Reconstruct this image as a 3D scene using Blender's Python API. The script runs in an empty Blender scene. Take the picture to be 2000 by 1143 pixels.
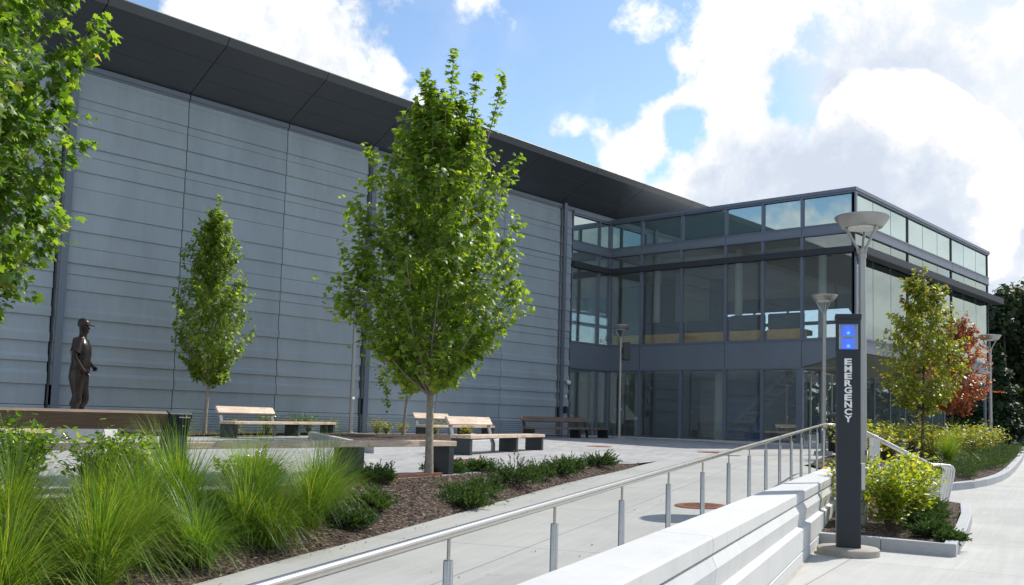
import bpy, bmesh, math, random
import numpy as np
from mathutils import Vector, Matrix

# ------------------------------------------------------------------ camera, world, sun, exposure
sc = bpy.context.scene
COL = sc.collection
R = math.radians

cam_d = bpy.data.cameras.new('camera')
cam = bpy.data.objects.new('camera', cam_d)
COL.objects.link(cam)
pitch, roll, yaw = R(4.85), R(1.65), R(41.73)
f0 = Vector((math.cos(yaw), math.sin(yaw), 0)); r0 = Vector((math.sin(yaw), -math.cos(yaw), 0)); u0 = Vector((0, 0, 1))
fw = f0 * math.cos(pitch) + u0 * math.sin(pitch)
up = u0 * math.cos(pitch) - f0 * math.sin(pitch)
rt = r0 * math.cos(roll) + up * math.sin(roll)
up2 = -r0 * math.sin(roll) + up * math.cos(roll)
cam.matrix_world = Matrix(((rt.x, up2.x, -fw.x, 0), (rt.y, up2.y, -fw.y, 0), (rt.z, up2.z, -fw.z, 1.55), (0, 0, 0, 1)))
cam_d.sensor_width = 36.0
cam_d.lens = 36.0 * 1899 / 2000
cam_d.shift_y = 84.5 / 2000
cam_d.clip_end = 3000
sc.camera = cam

SUN_AZ, SUN_EL = R(-9.0), R(46.0)
sun_dir = Vector((math.cos(SUN_EL) * math.cos(SUN_AZ), math.cos(SUN_EL) * math.sin(SUN_AZ), math.sin(SUN_EL)))
sl = bpy.data.lights.new('sun', 'SUN')
sl.energy = 4.2
sl.angle = R(0.5)
sl.color = (1.0, 0.95, 0.87)
so = bpy.data.objects.new('sun', sl)
so.rotation_euler = sun_dir.to_track_quat('Z', 'Y').to_euler()
so.location = (20, -10, 40)
COL.objects.link(so)

vs = sc.view_settings
vs.view_transform = 'Standard'
vs.look = 'None'
vs.gamma = 1.0
vs.exposure = 0.35

class NT:
    """small helper for node trees"""
    def __init__(self, tree):
        self.t = tree
        self.t.nodes.clear()
    def n(self, typ, **kw):
        nd = self.t.nodes.new(typ)
        for k, v in kw.items():
            if k == 'inp':
                for i, val in v.items():
                    nd.inputs[i].default_value = val
            else:
                setattr(nd, k, v)
        return nd
    def l(self, a, b):
        self.t.links.new(a, b)
    def math(self, op, a, b=None, clamp=False):
        nd = self.n('ShaderNodeMath', operation=op, use_clamp=clamp)
        for i, v in enumerate((a, b)):
            if v is None: continue
            if hasattr(v, 'links') or hasattr(v, 'is_linked'): self.l(v, nd.inputs[i])
            else: nd.inputs[i].default_value = v
        return nd.outputs[0]
    def ramp(self, fac, stops):
        nd = self.n('ShaderNodeValToRGB')
        el = nd.color_ramp.elements
        while len(el) > 1: el.remove(el[-1])
        for i, (p, c) in enumerate(stops):
            e = el[0] if i == 0 else el.new(p)
            e.position = p
            e.color = (c, c, c, 1) if isinstance(c, (int, float)) else (*c, 1)
        if fac is not None: self.l(fac, nd.inputs[0])
        return nd.outputs[0]
    def mix(self, fac, a, b, mode='MIX'):
        nd = self.n('ShaderNodeMix', data_type='RGBA', blend_type=mode)
        for i, v in ((0, fac), (6, a), (7, b)):
            if hasattr(v, 'is_linked'): self.l(v, nd.inputs[i])
            elif i == 0: nd.inputs[0].default_value = v
            else: nd.inputs[i].default_value = (*v, 1)
        return nd.outputs[2]
    def noise(self, vec, scale, detail=4, rough=0.55, dist=0.0):
        nd = self.n('ShaderNodeTexNoise', inp={'Scale': scale, 'Detail': detail, 'Roughness': rough, 'Distortion': dist})
        if vec is not None: self.l(vec, nd.inputs['Vector'])
        return nd.outputs[0]

wd = bpy.data.worlds.new('World')
sc.world = wd
wd.use_nodes = True
w = NT(wd.node_tree)
sky = w.n('ShaderNodeTexSky', sky_type='NISHITA', sun_disc=False, sun_elevation=SUN_EL,
          sun_rotation=R(90) - SUN_AZ, altitude=50, air_density=1.0, dust_density=0.6, ozone_density=1.6)
bg_sky = w.n('ShaderNodeBackground', inp={'Strength': 0.135})
sky_t = w.mix(1.0, sky.outputs[0], (0.98, 1.04, 1.06), 'MULTIPLY')
w.l(sky_t, bg_sky.inputs[0])
tc = w.n('ShaderNodeTexCoord')
dirv = tc.outputs['Generated']
# clouds: broken noise in direction space, raised or lowered round a few directions of the sky
def blob(d, width, gain):
    nd = w.n('ShaderNodeVectorMath', operation='DOT_PRODUCT')
    v = Vector(d).normalized()
    w.l(dirv, nd.inputs[0]); nd.inputs[1].default_value = v
    mr = w.n('ShaderNodeMapRange', interpolation_type='SMOOTHSTEP')
    w.l(nd.outputs['Value'], mr.inputs[0])
    mr.inputs[1].default_value = math.cos(R(width)); mr.inputs[2].default_value = 1.0
    mr.inputs[3].default_value = 0.0; mr.inputs[4].default_value = gain
    return mr.outputs[0]
def pix_dir(x, y):   # direction of a point of the sky in the camera's first frame
    v = fw + rt * ((x - 1000) / 1899) - up2 * ((y - 656) / 1899)
    return v.normalized()
def blobs(lst, base=None):
    for (px, py), wdt, g in lst:
        o = blob(pix_dir(px, py), wdt, g)
        base = o if base is None else w.math('ADD', base, o)
    return base
def cloud_noise(vec):
    a = w.noise(vec, 6.5, 10, 0.60, 0.15)
    b = w.noise(vec, 17.0, 8, 0.62, 0.2)
    return w.math('ADD', w.math('MULTIPLY', a, 0.66), w.math('MULTIPLY', b, 0.34))
off = w.n('ShaderNodeVectorMath', operation='ADD'); w.l(dirv, off.inputs[0])
off.inputs[1].default_value = (sun_dir.x * .012, sun_dir.y * .012, sun_dir.z * .012 + .010)
n1 = cloud_noise(dirv); n1s = cloud_noise(off.outputs[0])
relief = w.math('SUBTRACT', n1, n1s)
# broken cloud: wisps on the left, a brighter bank on the right
bias = blobs([((560, 50), 9, .09), ((660, 120), 5, .08), ((420, 15), 5, .08), ((800, 190), 3, .04), ((960, 45), 2.8, .12), ((900, 5), 4, .06), ((1150, 75), 2.0, .14), ((1270, 75), 3.2, .12), ((1230, 20), 3, .08),
              ((1010, 190), 8, -.20), ((860, 60), 3.2, -.12), ((1210, 160), 3.2, -.15), ((1090, 130), 3.6, -.12), ((1370, 55), 2.0, -.10), ((1310, 130), 2.2, -.10),
              ((1215, 262), 3.2, .30), ((1095, 240), 1.8, .22), ((1260, 320), 3, .16), ((1400, 190), 5, .12), ((1470, 120), 5, .08), ((1430, 290), 5, .10), ((1500, 20), 4, .08),
              ((1345, 255), 2.0, -.20), ((1570, 100), 2.6, -.22), ((1540, 200), 1.8, -.14), ((1600, 40), 2, -.10), ((1900, 30), 6, .08), ((1480, 380), 6, .16),
              ((2600, 250), 34, .05), ((1930, 540), 6, .10), ((1800, 480), 7, .10)])
bias = w.math('ADD', w.math('ADD', bias, blob((-.75, -.6, .25), 75, .10)), blob((.88, -.46, .14), 26, .22))  # first cloud added unseen behind camera to whiten steel; second mirrors in side glass
dens = w.math('ADD', w.math('ADD', w.math('MULTIPLY', n1, 1.6), -0.30), bias)
cov = w.ramp(dens, [(0.54, 0.0), (0.59, 0.35), (0.64, 0.85), (0.70, 1.0)])
sh = w.math('SUBTRACT', blobs([((1700, 230), 7, .30), ((1480, 385), 5.0, .42), ((1950, 520), 8, .40), ((1880, 160), 5.5, .20), ((1620, 130), 4, .18), ((520, 60), 12, .10), ((950, 40), 4, .10)]), w.math('MULTIPLY', relief, 2.6))
shade = w.ramp(w.math('ADD', sh, 0.25), [(0.20, (1.16, 1.16, 1.15)), (0.42, (0.97, 0.985, 1.0)), (0.62, (0.80, 0.86, 0.955)), (0.9, (0.64, 0.71, 0.85))])
# towering cumulus over the pavilion and the grey bank left of it: crisp edge, white rim, violet grey belly
def puffs(lst):
    out = None
    for (px, py), rad in lst:
        o = blob(pix_dir(px, py), math.degrees(rad / 1899) * 1.25, 1.0)
        out = o if out is None else w.math('MAXIMUM', out, o)
    return out
pf = puffs([((1745, 310), 150), ((1850, 345), 125), ((1655, 350), 95), ((1905, 400), 75), ((1790, 410), 165), ((1690, 410), 110), ((1480, 410), 105), ((1395, 385), 60), ((1575, 395), 85), ((1555, 330), 45), ((1360, 410), 50)])
d3 = w.math('ADD', pf, w.math('MULTIPLY', w.math('SUBTRACT', n1, 0.5), 1.15))
cov3 = w.ramp(d3, [(0.20, 0.0), (0.27, 0.75), (0.36, 1.0)])
g3 = blobs([((1640, 325), 3.4, .42), ((1740, 395), 5.5, .52), ((1480, 405), 5.5, .52), ((1400, 385), 3.4, .25), ((1560, 355), 3, .25), ((1880, 440), 4.5, .18), ((1800, 235), 3.6, -.30), ((1930, 330), 3, -.30)])
sh3 = w.math('SUBTRACT', w.math('ADD', g3, w.math('MULTIPLY', d3, 0.18)), w.math('MULTIPLY', relief, 4.0))
shade3 = w.ramp(sh3, [(0.10, (1.16, 1.16, 1.15)), (0.32, (0.98, 0.985, 1.0)), (0.55, (0.79, 0.85, 0.94)), (0.9, (0.67, 0.74, 0.86))])
def layer(under, c, fac, strength=0.80):
    b = w.n('ShaderNodeBackground', inp={'Strength': strength}); w.l(c, b.inputs[0])
    m_ = w.n('ShaderNodeMixShader')
    w.l(fac, m_.inputs[0]); w.l(under, m_.inputs[1]); w.l(b.outputs[0], m_.inputs[2])
    return m_.outputs[0]
# thin pale veil over the sunward side
vb = blobs([((1900, 160), 9, .55), ((1700, 120), 6, .35), ((1960, 500), 9, .55), ((2300, 250), 22, .5)])
veil = w.math('MULTIPLY', w.math('ADD', vb, w.math('MULTIPLY', w.math('SUBTRACT', n1, .5), 1.4)), 0.9, True)
vc = w.ramp(w.noise(dirv, 5.0, 4, .55), [(0.35, (0.80, 0.87, 0.96)), (0.65, (0.93, 0.96, 1.0))])
sky_s = layer(bg_sky.outputs[0], vc, veil)
sky_s = layer(sky_s, shade, cov)
sky_s = layer(sky_s, shade3, cov3)
w.l(sky_s, w.n('ShaderNodeOutputWorld').inputs[0])

# ------------------------------------------------------------------ materials
def new_mat(name):
    m = bpy.data.materials.new(name)
    m.use_nodes = True
    return m, NT(m.node_tree)

def pbsdf(nt, color=None, rough=0.6, metal=0.0, spec=0.5, bump=None, bump_str=0.3, bump_dist=0.02, normal=None):
    b = nt.n('ShaderNodeBsdfPrincipled')
    b.inputs['Roughness'].default_value = rough if isinstance(rough, (int, float)) else 0.5
    if hasattr(rough, 'is_linked'): nt.l(rough, b.inputs['Roughness'])
    b.inputs['Metallic'].default_value = metal
    b.inputs['Specular IOR Level'].default_value = spec
    if color is not None:
        if hasattr(color, 'is_linked'): nt.l(color, b.inputs['Base Color'])
        else: b.inputs['Base Color'].default_value = (*color, 1)
    if bump is not None:
        bp = nt.n('ShaderNodeBump', inp={'Strength': bump_str, 'Distance': bump_dist})
        nt.l(bump, bp.inputs['Height'])
        nt.l(bp.outputs[0], b.inputs['Normal'])
    o = nt.n('ShaderNodeOutputMaterial')
    nt.l(b.outputs[0], o.inputs[0])
    return b

def simple(name, color, rough=0.6, metal=0.0, var=0.10, scale=6.0, bump=0.0, spec=0.5, fine=0.0):
    m, nt = new_mat(name)
    co = nt.n('ShaderNodeTexCoord').outputs['Object']
    ns = nt.noise(co, scale, 5, 0.6)
    lo = tuple(c * (1 - var) for c in color); hi = tuple(min(1, c * (1 + var)) for c in color)
    c = nt.ramp(ns, [(0.3, lo), (0.7, hi)])
    if fine:
        n2 = nt.noise(co, 260, 2, 0.6)
        c = nt.mix(fine, c, nt.ramp(n2, [(0.35, tuple(x * .45 for x in color)), (0.65, tuple(min(1, x * 1.5) for x in color))]))
    pbsdf(nt, c, rough, metal, spec, nt.noise(co, scale * 12, 4, 0.6) if bump else None, bump, 0.01)
    return m

M = {}
def mat_concrete(name, col, ang, gx, gy, ox=0, oy=0, stain=0.18, line=0.012, bumps=0.15):
    """poured concrete with tooled joints laid out in world axes turned by ang"""
    m, nt = new_mat(name)
    geo = nt.n('ShaderNodeNewGeometry')
    mp = nt.n('ShaderNodeMapping', vector_type='POINT')
    nt.l(geo.outputs['Position'], mp.inputs[0])
    mp.inputs['Rotation'].default_value = (0, 0, -ang)
    mp.inputs['Location'].default_value = (ox, oy, 0)
    sp = nt.n('ShaderNodeSeparateXYZ'); nt.l(mp.outputs[0], sp.inputs[0])
    def joint(o, g):
        fr = nt.math('FRACT', nt.math('DIVIDE', o, g))
        return nt.math('LESS_THAN', fr, line / g)
    j = nt.math('MAXIMUM', joint(sp.outputs[0], gx), joint(sp.outputs[1], gy))
    # slabs differ a little from each other
    wn = nt.n('ShaderNodeTexWhiteNoise', noise_dimensions='2D')
    cb = nt.n('ShaderNodeCombineXYZ')
    nt.l(nt.math('FLOOR', nt.math('DIVIDE', sp.outputs[0], gx)), cb.inputs[0]); nt.l(nt.math('FLOOR', nt.math('DIVIDE', sp.outputs[1], gy)), cb.inputs[1])
    nt.l(cb.outputs[0], wn.inputs['Vector'])
    big = nt.noise(mp.outputs[0], 0.7, 6, 0.62, 0.4)
    mp2 = nt.n('ShaderNodeMapping'); nt.l(mp.outputs[0], mp2.inputs[0]); mp2.inputs['Scale'].default_value = (0.5, 14, 1)
    brush = nt.noise(mp2.outputs[0], 2.0, 4, 0.6)
    fine = nt.noise(mp.outputs[0], 90, 3, 0.7)
    v = nt.math('ADD', nt.math('MULTIPLY', big, stain * 2.9), nt.math('ADD', nt.math('MULTIPLY', brush, 0.16), nt.math('MULTIPLY', fine, 0.22)))
    v = nt.math('ADD', v, nt.math('MULTIPLY', wn.outputs[0], 0.13))
    c = nt.ramp(v, [(0.27, tuple(x * 0.74 for x in col)), (0.70, tuple(min(1, x * 1.14) for x in col))])
    spots = nt.ramp(nt.noise(mp.outputs[0], 5.5, 4, 0.75), [(0.64, 1.0), (0.74, 0.74)])
    c = nt.mix(1.0, c, spots, 'MULTIPLY')
    traffic = nt.ramp(nt.noise(mp2.outputs[0], 0.55, 5, 0.6, 1.0), [(0.40, 0.955), (0.62, 1.03)])
    c = nt.mix(1.0, c, traffic, 'MULTIPLY')
    c = nt.mix(j, c, tuple(x * 0.42 for x in col))
    pbsdf(nt, c, 0.85, 0, 0.3, nt.math('SUBTRACT', fine, nt.math('MULTIPLY', j, 2.0)), bumps, 0.01)
    return m

T_ANG = math.atan2(0.3206, 0.947)
M['walk'] = mat_concrete('walk_concrete', (0.365, 0.365, 0.345), T_ANG, 3.05, 1.8, 0.4, 0.1)
M['pave'] = mat_concrete('pavement_concrete', (0.43, 0.43, 0.405), R(12), 2.6, 2.6, 0.9, 0.35)

def mat_pavers():
    m, nt = new_mat('plaza_pavers')
    geo = nt.n('ShaderNodeNewGeometry')
    mp = nt.n('ShaderNodeMapping'); nt.l(geo.outputs['Position'], mp.inputs[0])
    mp.inputs['Rotation'].default_value = (0, 0, R(-19))
    br = nt.n('ShaderNodeTexBrick', inp={'Scale': 1.0, 'Mortar Size': 0.006, 'Mortar Smooth': 0.3, 'Brick Width': 0.45, 'Row Height': 0.15, 'Bias': 0.0})
    br.inputs['Color1'].default_value = (0.31, 0.31, 0.31, 1); br.inputs['Color2'].default_value = (0.42, 0.415, 0.41, 1); br.inputs['Mortar'].default_value = (0.17, 0.165, 0.16, 1)
    nt.l(mp.outputs[0], br.inputs['Vector'])
    big = nt.noise(geo.outputs['Position'], 0.5, 5, 0.6)
    fine = nt.noise(geo.outputs['Position'], 70, 3, 0.7)
    c = nt.mix(1.0, br.outputs[0], nt.ramp(nt.math('ADD', nt.math('MULTIPLY', big, .7), nt.math('MULTIPLY', fine, .3)), [(0.3, 0.80), (0.7, 1.12)]), 'MULTIPLY')
    pbsdf(nt, c, 0.85, 0, 0.3, nt.math('SUBTRACT', fine, br.outputs['Fac']), 0.25, 0.008)
    return m
M['plaza'] = mat_pavers()

def mat_mulch():
    m, nt = new_mat('bark_mulch')
    geo = nt.n('ShaderNodeNewGeometry')
    vo = nt.n('ShaderNodeTexVoronoi', inp={'Scale': 38.0, 'Randomness': 1.0})
    nt.l(geo.outputs['Position'], vo.inputs['Vector'])
    v = nt.n('ShaderNodeSeparateColor'); nt.l(vo.outputs['Color'], v.inputs[0])
    c = nt.ramp(v.outputs[0], [(0.0, (0.026, 0.019, 0.015)), (0.45, (0.066, 0.047, 0.037)), (0.8, (0.14, 0.10, 0.078)), (1.0, (0.28, 0.22, 0.175))])
    pbsdf(nt, c, 0.95, 0, 0.2, nt.math('ADD', v.outputs[1], nt.noise(geo.outputs['Position'], 60, 4, 0.7)), 0.9, 0.03)
    return m
M['mulch'] = mat_mulch()
def mat_chip():
    m, nt = new_mat('mulch_chip')
    geo = nt.n('ShaderNodeNewGeometry')
    c = nt.ramp(geo.outputs['Random Per Island'], [(0.0, (0.033, 0.023, 0.018)), (0.5, (0.09, 0.063, 0.048)), (0.85, (0.19, 0.135, 0.10)), (1.0, (0.36, 0.29, 0.22))])
    pbsdf(nt, c, 0.9, 0, 0.2)
    return m
M['chip'] = mat_chip()

def mat_precast(name, col, var=0.14, run=0.86):
    m, nt = new_mat(name)
    geo = nt.n('ShaderNodeNewGeometry')
    mp = nt.n('ShaderNodeMapping'); nt.l(geo.outputs['Position'], mp.inputs[0]); mp.inputs['Scale'].default_value = (1, 1, 0.35)
    big = nt.noise(mp.outputs[0], 1.1, 7, 0.65, 0.3)
    fine = nt.noise(geo.outputs['Position'], 55, 3, 0.7)
    v = nt.math('ADD', nt.math('MULTIPLY', big, 0.65), nt.math('MULTIPLY', fine, 0.35))
    c = nt.ramp(v, [(0.33, tuple(x * (1 - var) for x in col)), (0.67, tuple(min(1, x * (1 + var)) for x in col))])
    oi = nt.n('ShaderNodeObjectInfo')
    c = nt.mix(1.0, c, nt.ramp(oi.outputs['Random'], [(0, (0.93, 0.94, 0.95)), (1, (1.06, 1.05, 1.03))]), 'MULTIPLY')
    # faint run marks and specks
    mp3 = nt.n('ShaderNodeMapping'); nt.l(geo.outputs['Position'], mp3.inputs[0]); mp3.inputs['Scale'].default_value = (3.0, 3.0, 0.10)
    runs = nt.ramp(nt.noise(mp3.outputs[0], 1.6, 5, 0.7), [(0.50, 1.0), (0.72, run)])
    c = nt.mix(1.0, c, runs, 'MULTIPLY')
    specks = nt.ramp(nt.noise(geo.outputs['Position'], 34, 2, 0.5), [(0.70, 1.0), (0.78, 0.72)])
    c = nt.mix(0.5, c, nt.mix(1.0, c, specks, 'MULTIPLY'))
    pbsdf(nt, c, 0.8, 0, 0.35, fine, 0.2, 0.01)
    return m
M['precast'] = mat_precast('precast_panel', (0.315, 0.362, 0.395), 0.12, 0.955)
M['whitestone'] = mat_precast('pale_cast_stone', (0.54, 0.545, 0.54), 0.06, 0.92)
M['granite'] = simple('granite_curb', (0.40, 0.41, 0.42), 0.75, 0, 0.12, 5, 0.4, 0.3, 0.45)
M['granite_light'] = simple('granite_light', (0.5, 0.5, 0.5), 0.75, 0, 0.1, 5, 0.3, 0.3, 0.35)
M['base_conc'] = simple('footing_concrete', (0.36, 0.335, 0.29), 0.9, 0, 0.15, 5, 0.5, 0.3, 0.2)
M['gravel'] = simple('gravel', (0.42, 0.40, 0.38), 0.9, 0, 0.5, 30, 1.0)
M['steel_paint'] = simple('blue_grey_steel', (0.13, 0.155, 0.19), 0.45, 0.0, 0.05, 2)
M['fascia'] = simple('dark_metal_fascia', (0.078, 0.085, 0.090), 0.6, 0.0, 0.06, 1.2)
M['soffit'] = simple('dark_metal_soffit', (0.075, 0.085, 0.10), 0.40, 0.35, 0.05, 1.2)
M['joint'] = simple('dark_joint', (0.012, 0.013, 0.015), 0.9)
M['alu'] = simple('blue_grey_aluminium', (0.15, 0.175, 0.23), 0.42, 0.2, 0.05, 2)
M['spandrel'] = simple('slate_spandrel_panel', (0.165, 0.195, 0.24), 0.45, 0.15, 0.05, 1.5)
M['roof'] = simple('white_roof_membrane', (0.7, 0.7, 0.68), 0.9)
M['canopy'] = simple('dark_sunshade', (0.032, 0.038, 0.048), 0.7, 0.0, 0.05, 2)
M['soffit_wood'] = simple('entry_soffit', (0.30, 0.28, 0.24), 0.5, 0, 0.08, 1.5)
M['ceiling'] = simple('tan_ceiling', (0.58, 0.49, 0.38), 0.8, 0, 0.08, 1.0)
M['int_wall'] = simple('interior_plaster', (0.62, 0.60, 0.55), 0.9, 0, 0.05, 1.0)
M['int_dark'] = simple('interior_dark_wall', (0.17, 0.19, 0.22), 0.8)
M['int_blue'] = simple('interior_blue_wall', (0.10, 0.22, 0.55), 0.7)
M['int_floor'] = simple('interior_floor', (0.42, 0.40, 0.37), 0.4)
M['booth_wood'] = simple('orange_wood', (0.80, 0.46, 0.13), 0.5, 0, 0.12, 5)
M['booth_dark'] = simple('dark_upholstery', (0.06, 0.065, 0.08), 0.8)
M['stainless'] = simple('brushed_stainless', (0.46, 0.435, 0.40), 0.27, 1.0, 0.05, 30)
M['lamp_metal'] = simple('silver_painted_metal', (0.36, 0.355, 0.35), 0.36, 0.6, 0.05, 6)
M['lens'] = simple('frosted_lens', (0.75, 0.75, 0.72), 0.3, 0, 0.2, 40, 0.4)
M['pylon'] = simple('dark_slate_powder_coat', (0.016, 0.022, 0.031), 0.42, 0.0, 0.06, 3, 0.0, 0.4)
M['letter'] = simple('white_reflective_vinyl', (0.82, 0.82, 0.80), 0.45)
M['silver_panel'] = simple('silver_panel', (0.45, 0.46, 0.47), 0.4, 0.6, 0.05, 8)
M['black'] = simple('black_plastic', (0.015, 0.016, 0.018), 0.5)
M['charcoal'] = simple('charcoal_steel', (0.035, 0.042, 0.048), 0.45, 0.2, 0.08, 4)
M['plate'] = simple('grey_steel_plate', (0.26, 0.27, 0.29), 0.42, 0.4, 0.06, 5)
M['white_tube'] = simple('white_painted_tube', (0.72, 0.71, 0.69), 0.35, 0.2, 0.04, 5)
M['asphalt'] = simple('asphalt', (0.085, 0.082, 0.08), 0.9, 0, 0.2, 2, 0.5)
M['lawn'] = simple('lawn', (0.05, 0.085, 0.022), 0.95, 0, 0.35, 1.5, 0.8)
M['bark'] = simple('grey_bark', (0.30, 0.265, 0.22), 0.9, 0, 0.30, 14, 0.9)
M['bark_dark'] = simple('brown_bark', (0.10, 0.078, 0.06), 0.9, 0, 0.30, 14, 0.9)
M['rust'] = simple('rusty_cast_iron', (0.17, 0.062, 0.030), 0.8, 0.2, 0.4, 18, 0.8)
M['rust_bright'] = simple('orange_rust_cast_iron', (0.36, 0.12, 0.045), 0.8, 0.1, 0.35, 18, 0.8)

def mat_wood(name, a, b):
    m, nt = new_mat(name)
    co = nt.n('ShaderNodeTexCoord').outputs['Object']
    mp = nt.n('ShaderNodeMapping'); nt.l(co, mp.inputs[0]); mp.inputs['Scale'].default_value = (0.7, 9, 9)
    g = nt.noise(mp.outputs[0], 3.5, 6, 0.65, 0.9)
    g2 = nt.noise(co, 1.3, 2, 0.5)
    c = nt.ramp(nt.math('ADD', nt.math('MULTIPLY', g, 0.8), nt.math('MULTIPLY', g2, 0.2)), [(0.36, a), (0.62, b)])
    pbsdf(nt, c, 0.55, 0, 0.35, g, 0.15, 0.005)
    return m
M['wood'] = mat_wood('weathered_hardwood', (0.40, 0.285, 0.205), (0.68, 0.56, 0.44))
M['wood_shaded'] = mat_wood('shaded_hardwood', (0.13, 0.085, 0.06), (0.25, 0.165, 0.12))  # same hardwood with shade put into a darker brown

def mat_bronze():
    m, nt = new_mat('patinated_bronze')
    co = nt.n('ShaderNodeTexCoord').outputs['Object']
    ns = nt.noise(co, 5, 5, 0.6)
    c = nt.ramp(ns, [(0.35, (0.013, 0.009, 0.007)), (0.65, (0.040, 0.026, 0.019))])
    pbsdf(nt, c, 0.27, 0.55, 0.6, nt.noise(co, 22, 4, 0.6), 0.25, 0.02)
    return m
M['bronze'] = mat_bronze()

def mat_glass(name, tint, refl, fres=0.9, green=(0.92, 1.0, 0.98), glare_film=0.0):
    m, nt = new_mat(name)
    gl = nt.n('ShaderNodeBsdfGlossy', inp={'Roughness': 0.0}); gl.inputs[0].default_value = (*green, 1)
    geo = nt.n('ShaderNodeNewGeometry')
    bp = nt.n('ShaderNodeBump', inp={'Strength': 0.02, 'Distance': 0.05})
    nt.l(nt.noise(geo.outputs['Position'], 0.9, 2, 0.5), bp.inputs['Height']); nt.l(bp.outputs[0], gl.inputs['Normal'])
    tr = nt.n('ShaderNodeBsdfTransparent'); tr.inputs[0].default_value = (*tint, 1)
    fr = nt.n('ShaderNodeFresnel', inp={'IOR': 1.5})
    fac = nt.math('ADD', nt.math('MULTIPLY', fr.outputs[0], fres), refl, True)
    mx = nt.n('ShaderNodeMixShader'); nt.l(fac, mx.inputs[0]); nt.l(tr.outputs[0], mx.inputs[1]); nt.l(gl.outputs[0], mx.inputs[2])
    sh = mx.outputs[0]
    if glare_film:      # pale diffuse film painting lens glare over the panes
        df = nt.n('ShaderNodeBsdfDiffuse'); df.inputs[0].default_value = (.62, .66, .7, 1)
        m2 = nt.n('ShaderNodeMixShader'); m2.inputs[0].default_value = glare_film; nt.l(sh, m2.inputs[1]); nt.l(df.outputs[0], m2.inputs[2]); sh = m2.outputs[0]
    nt.l(sh, nt.n('ShaderNodeOutputMaterial').inputs[0])
    return m
M['glass'] = mat_glass('tinted_glass', (0.90, 0.94, 0.94), 0.065, 0.8, (0.90, 0.97, 1.0), 0.05)
M['glass_side'] = mat_glass('reflective_glass', (0.78, 0.86, 0.83), 0.22, 0.9, (0.84, 0.98, 0.93))
M['glass_clear'] = mat_glass('clear_cover', (0.85, 0.87, 0.9), 0.05)
def mat_spandrel_glass():
    m, nt = new_mat('back_painted_glass')
    df = nt.n('ShaderNodeBsdfDiffuse'); df.inputs[0].default_value = (0.09, 0.15, 0.17, 1)
    gl = nt.n('ShaderNodeBsdfGlossy', inp={'Roughness': 0.015}); gl.inputs[0].default_value = (0.85, 1.0, 0.97, 1)
    fr = nt.n('ShaderNodeFresnel', inp={'IOR': 1.5})
    fac = nt.math('ADD', nt.math('MULTIPLY', fr.outputs[0], 0.9), 0.36, True)
    mx = nt.n('ShaderNodeMixShader'); nt.l(fac, mx.inputs[0]); nt.l(df.outputs[0], mx.inputs[1]); nt.l(gl.outputs[0], mx.inputs[2])
    nt.l(mx.outputs[0], nt.n('ShaderNodeOutputMaterial').inputs[0])
    return m
M['glass_span'] = mat_spandrel_glass()
def mat_bluelight(name, col, strength):
    m, nt = new_mat(name)
    b = pbsdf(nt, col, 0.15, 0, 0.5)
    b.inputs['Emission Color'].default_value = (*col, 1)
    b.inputs['Emission Strength'].default_value = strength
    return m
M['blue'] = mat_bluelight('blue_beacon_plastic', (0.0, 0.045, 0.80), 0.85)
M['blue_bright'] = mat_bluelight('lit_blue_bulb', (0.03, 0.32, 1.0), 1.6)

def mat_leaf(name, stops, trans=0.45, rough=0.42, spec=0.45, through=(2.3, 2.15, 0.6)):
    """leaf: colour differs from leaf to leaf; lets light through"""
    m, nt = new_mat(name)
    geo = nt.n('ShaderNodeNewGeometry')
    c = nt.ramp(geo.outputs['Random Per Island'], stops)
    oi = nt.n('ShaderNodeObjectInfo')
    c = nt.mix(1.0, c, nt.ramp(oi.outputs['Random'], [(0, (0.84, 0.92, 0.95)), (1, (1.16, 1.08, 1.0))]), 'MULTIPLY')
    b = nt.n('ShaderNodeBsdfPrincipled', inp={'Roughness': rough, 'Specular IOR Level': spec})
    nt.l(c, b.inputs['Base Color'])
    tl = nt.n('ShaderNodeBsdfTranslucent')
    ct = nt.mix(1.0, c, through, 'MULTIPLY')
    nt.l(ct, tl.inputs[0])
    mx = nt.n('ShaderNodeMixShader'); mx.inputs[0].default_value = trans
    nt.l(b.outputs[0], mx.inputs[1]); nt.l(tl.outputs[0], mx.inputs[2])
    nt.l(mx.outputs[0], nt.n('ShaderNodeOutputMaterial').inputs[0])
    return m
M['leaf_maple'] = mat_leaf('maple_leaf', [(0, (0.072, 0.138, 0.024)), (0.5, (0.118, 0.205, 0.034)), (0.88, (0.19, 0.28, 0.048)), (0.993, (0.23, 0.28, 0.05)), (1, (0.30, 0.20, 0.06))], 0.55)
M['leaf_small'] = mat_leaf('small_tree_leaf', [(0, (0.085, 0.15, 0.026)), (0.6, (0.15, 0.225, 0.036)), (1, (0.24, 0.31, 0.05))], 0.55)
M['leaf_yellow'] = mat_leaf('turning_leaf', [(0, (0.14, 0.20, 0.03)), (0.55, (0.25, 0.29, 0.045)), (0.86, (0.36, 0.33, 0.05)), (0.95, (0.34, 0.20, 0.05)), (1, (0.25, 0.11, 0.05))], 0.48, 0.42, 0.45, (1.8, 1.7, .6))
M['leaf_red'] = mat_leaf('red_leaf', [(0, (0.20, 0.075, 0.035)), (0.4, (0.30, 0.115, 0.045)), (0.8, (0.36, 0.15, 0.05)), (1, (0.28, 0.03, 0.035))], 0.38, 0.42, 0.45, (1.6, 1.4, .8))
M['leaf_holly'] = mat_leaf('glossy_green_leaf', [(0, (0.05, 0.115, 0.014)), (0.6, (0.12, 0.215, 0.026)), (1, (0.24, 0.30, 0.045))], 0.48, 0.25, 0.7)
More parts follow.
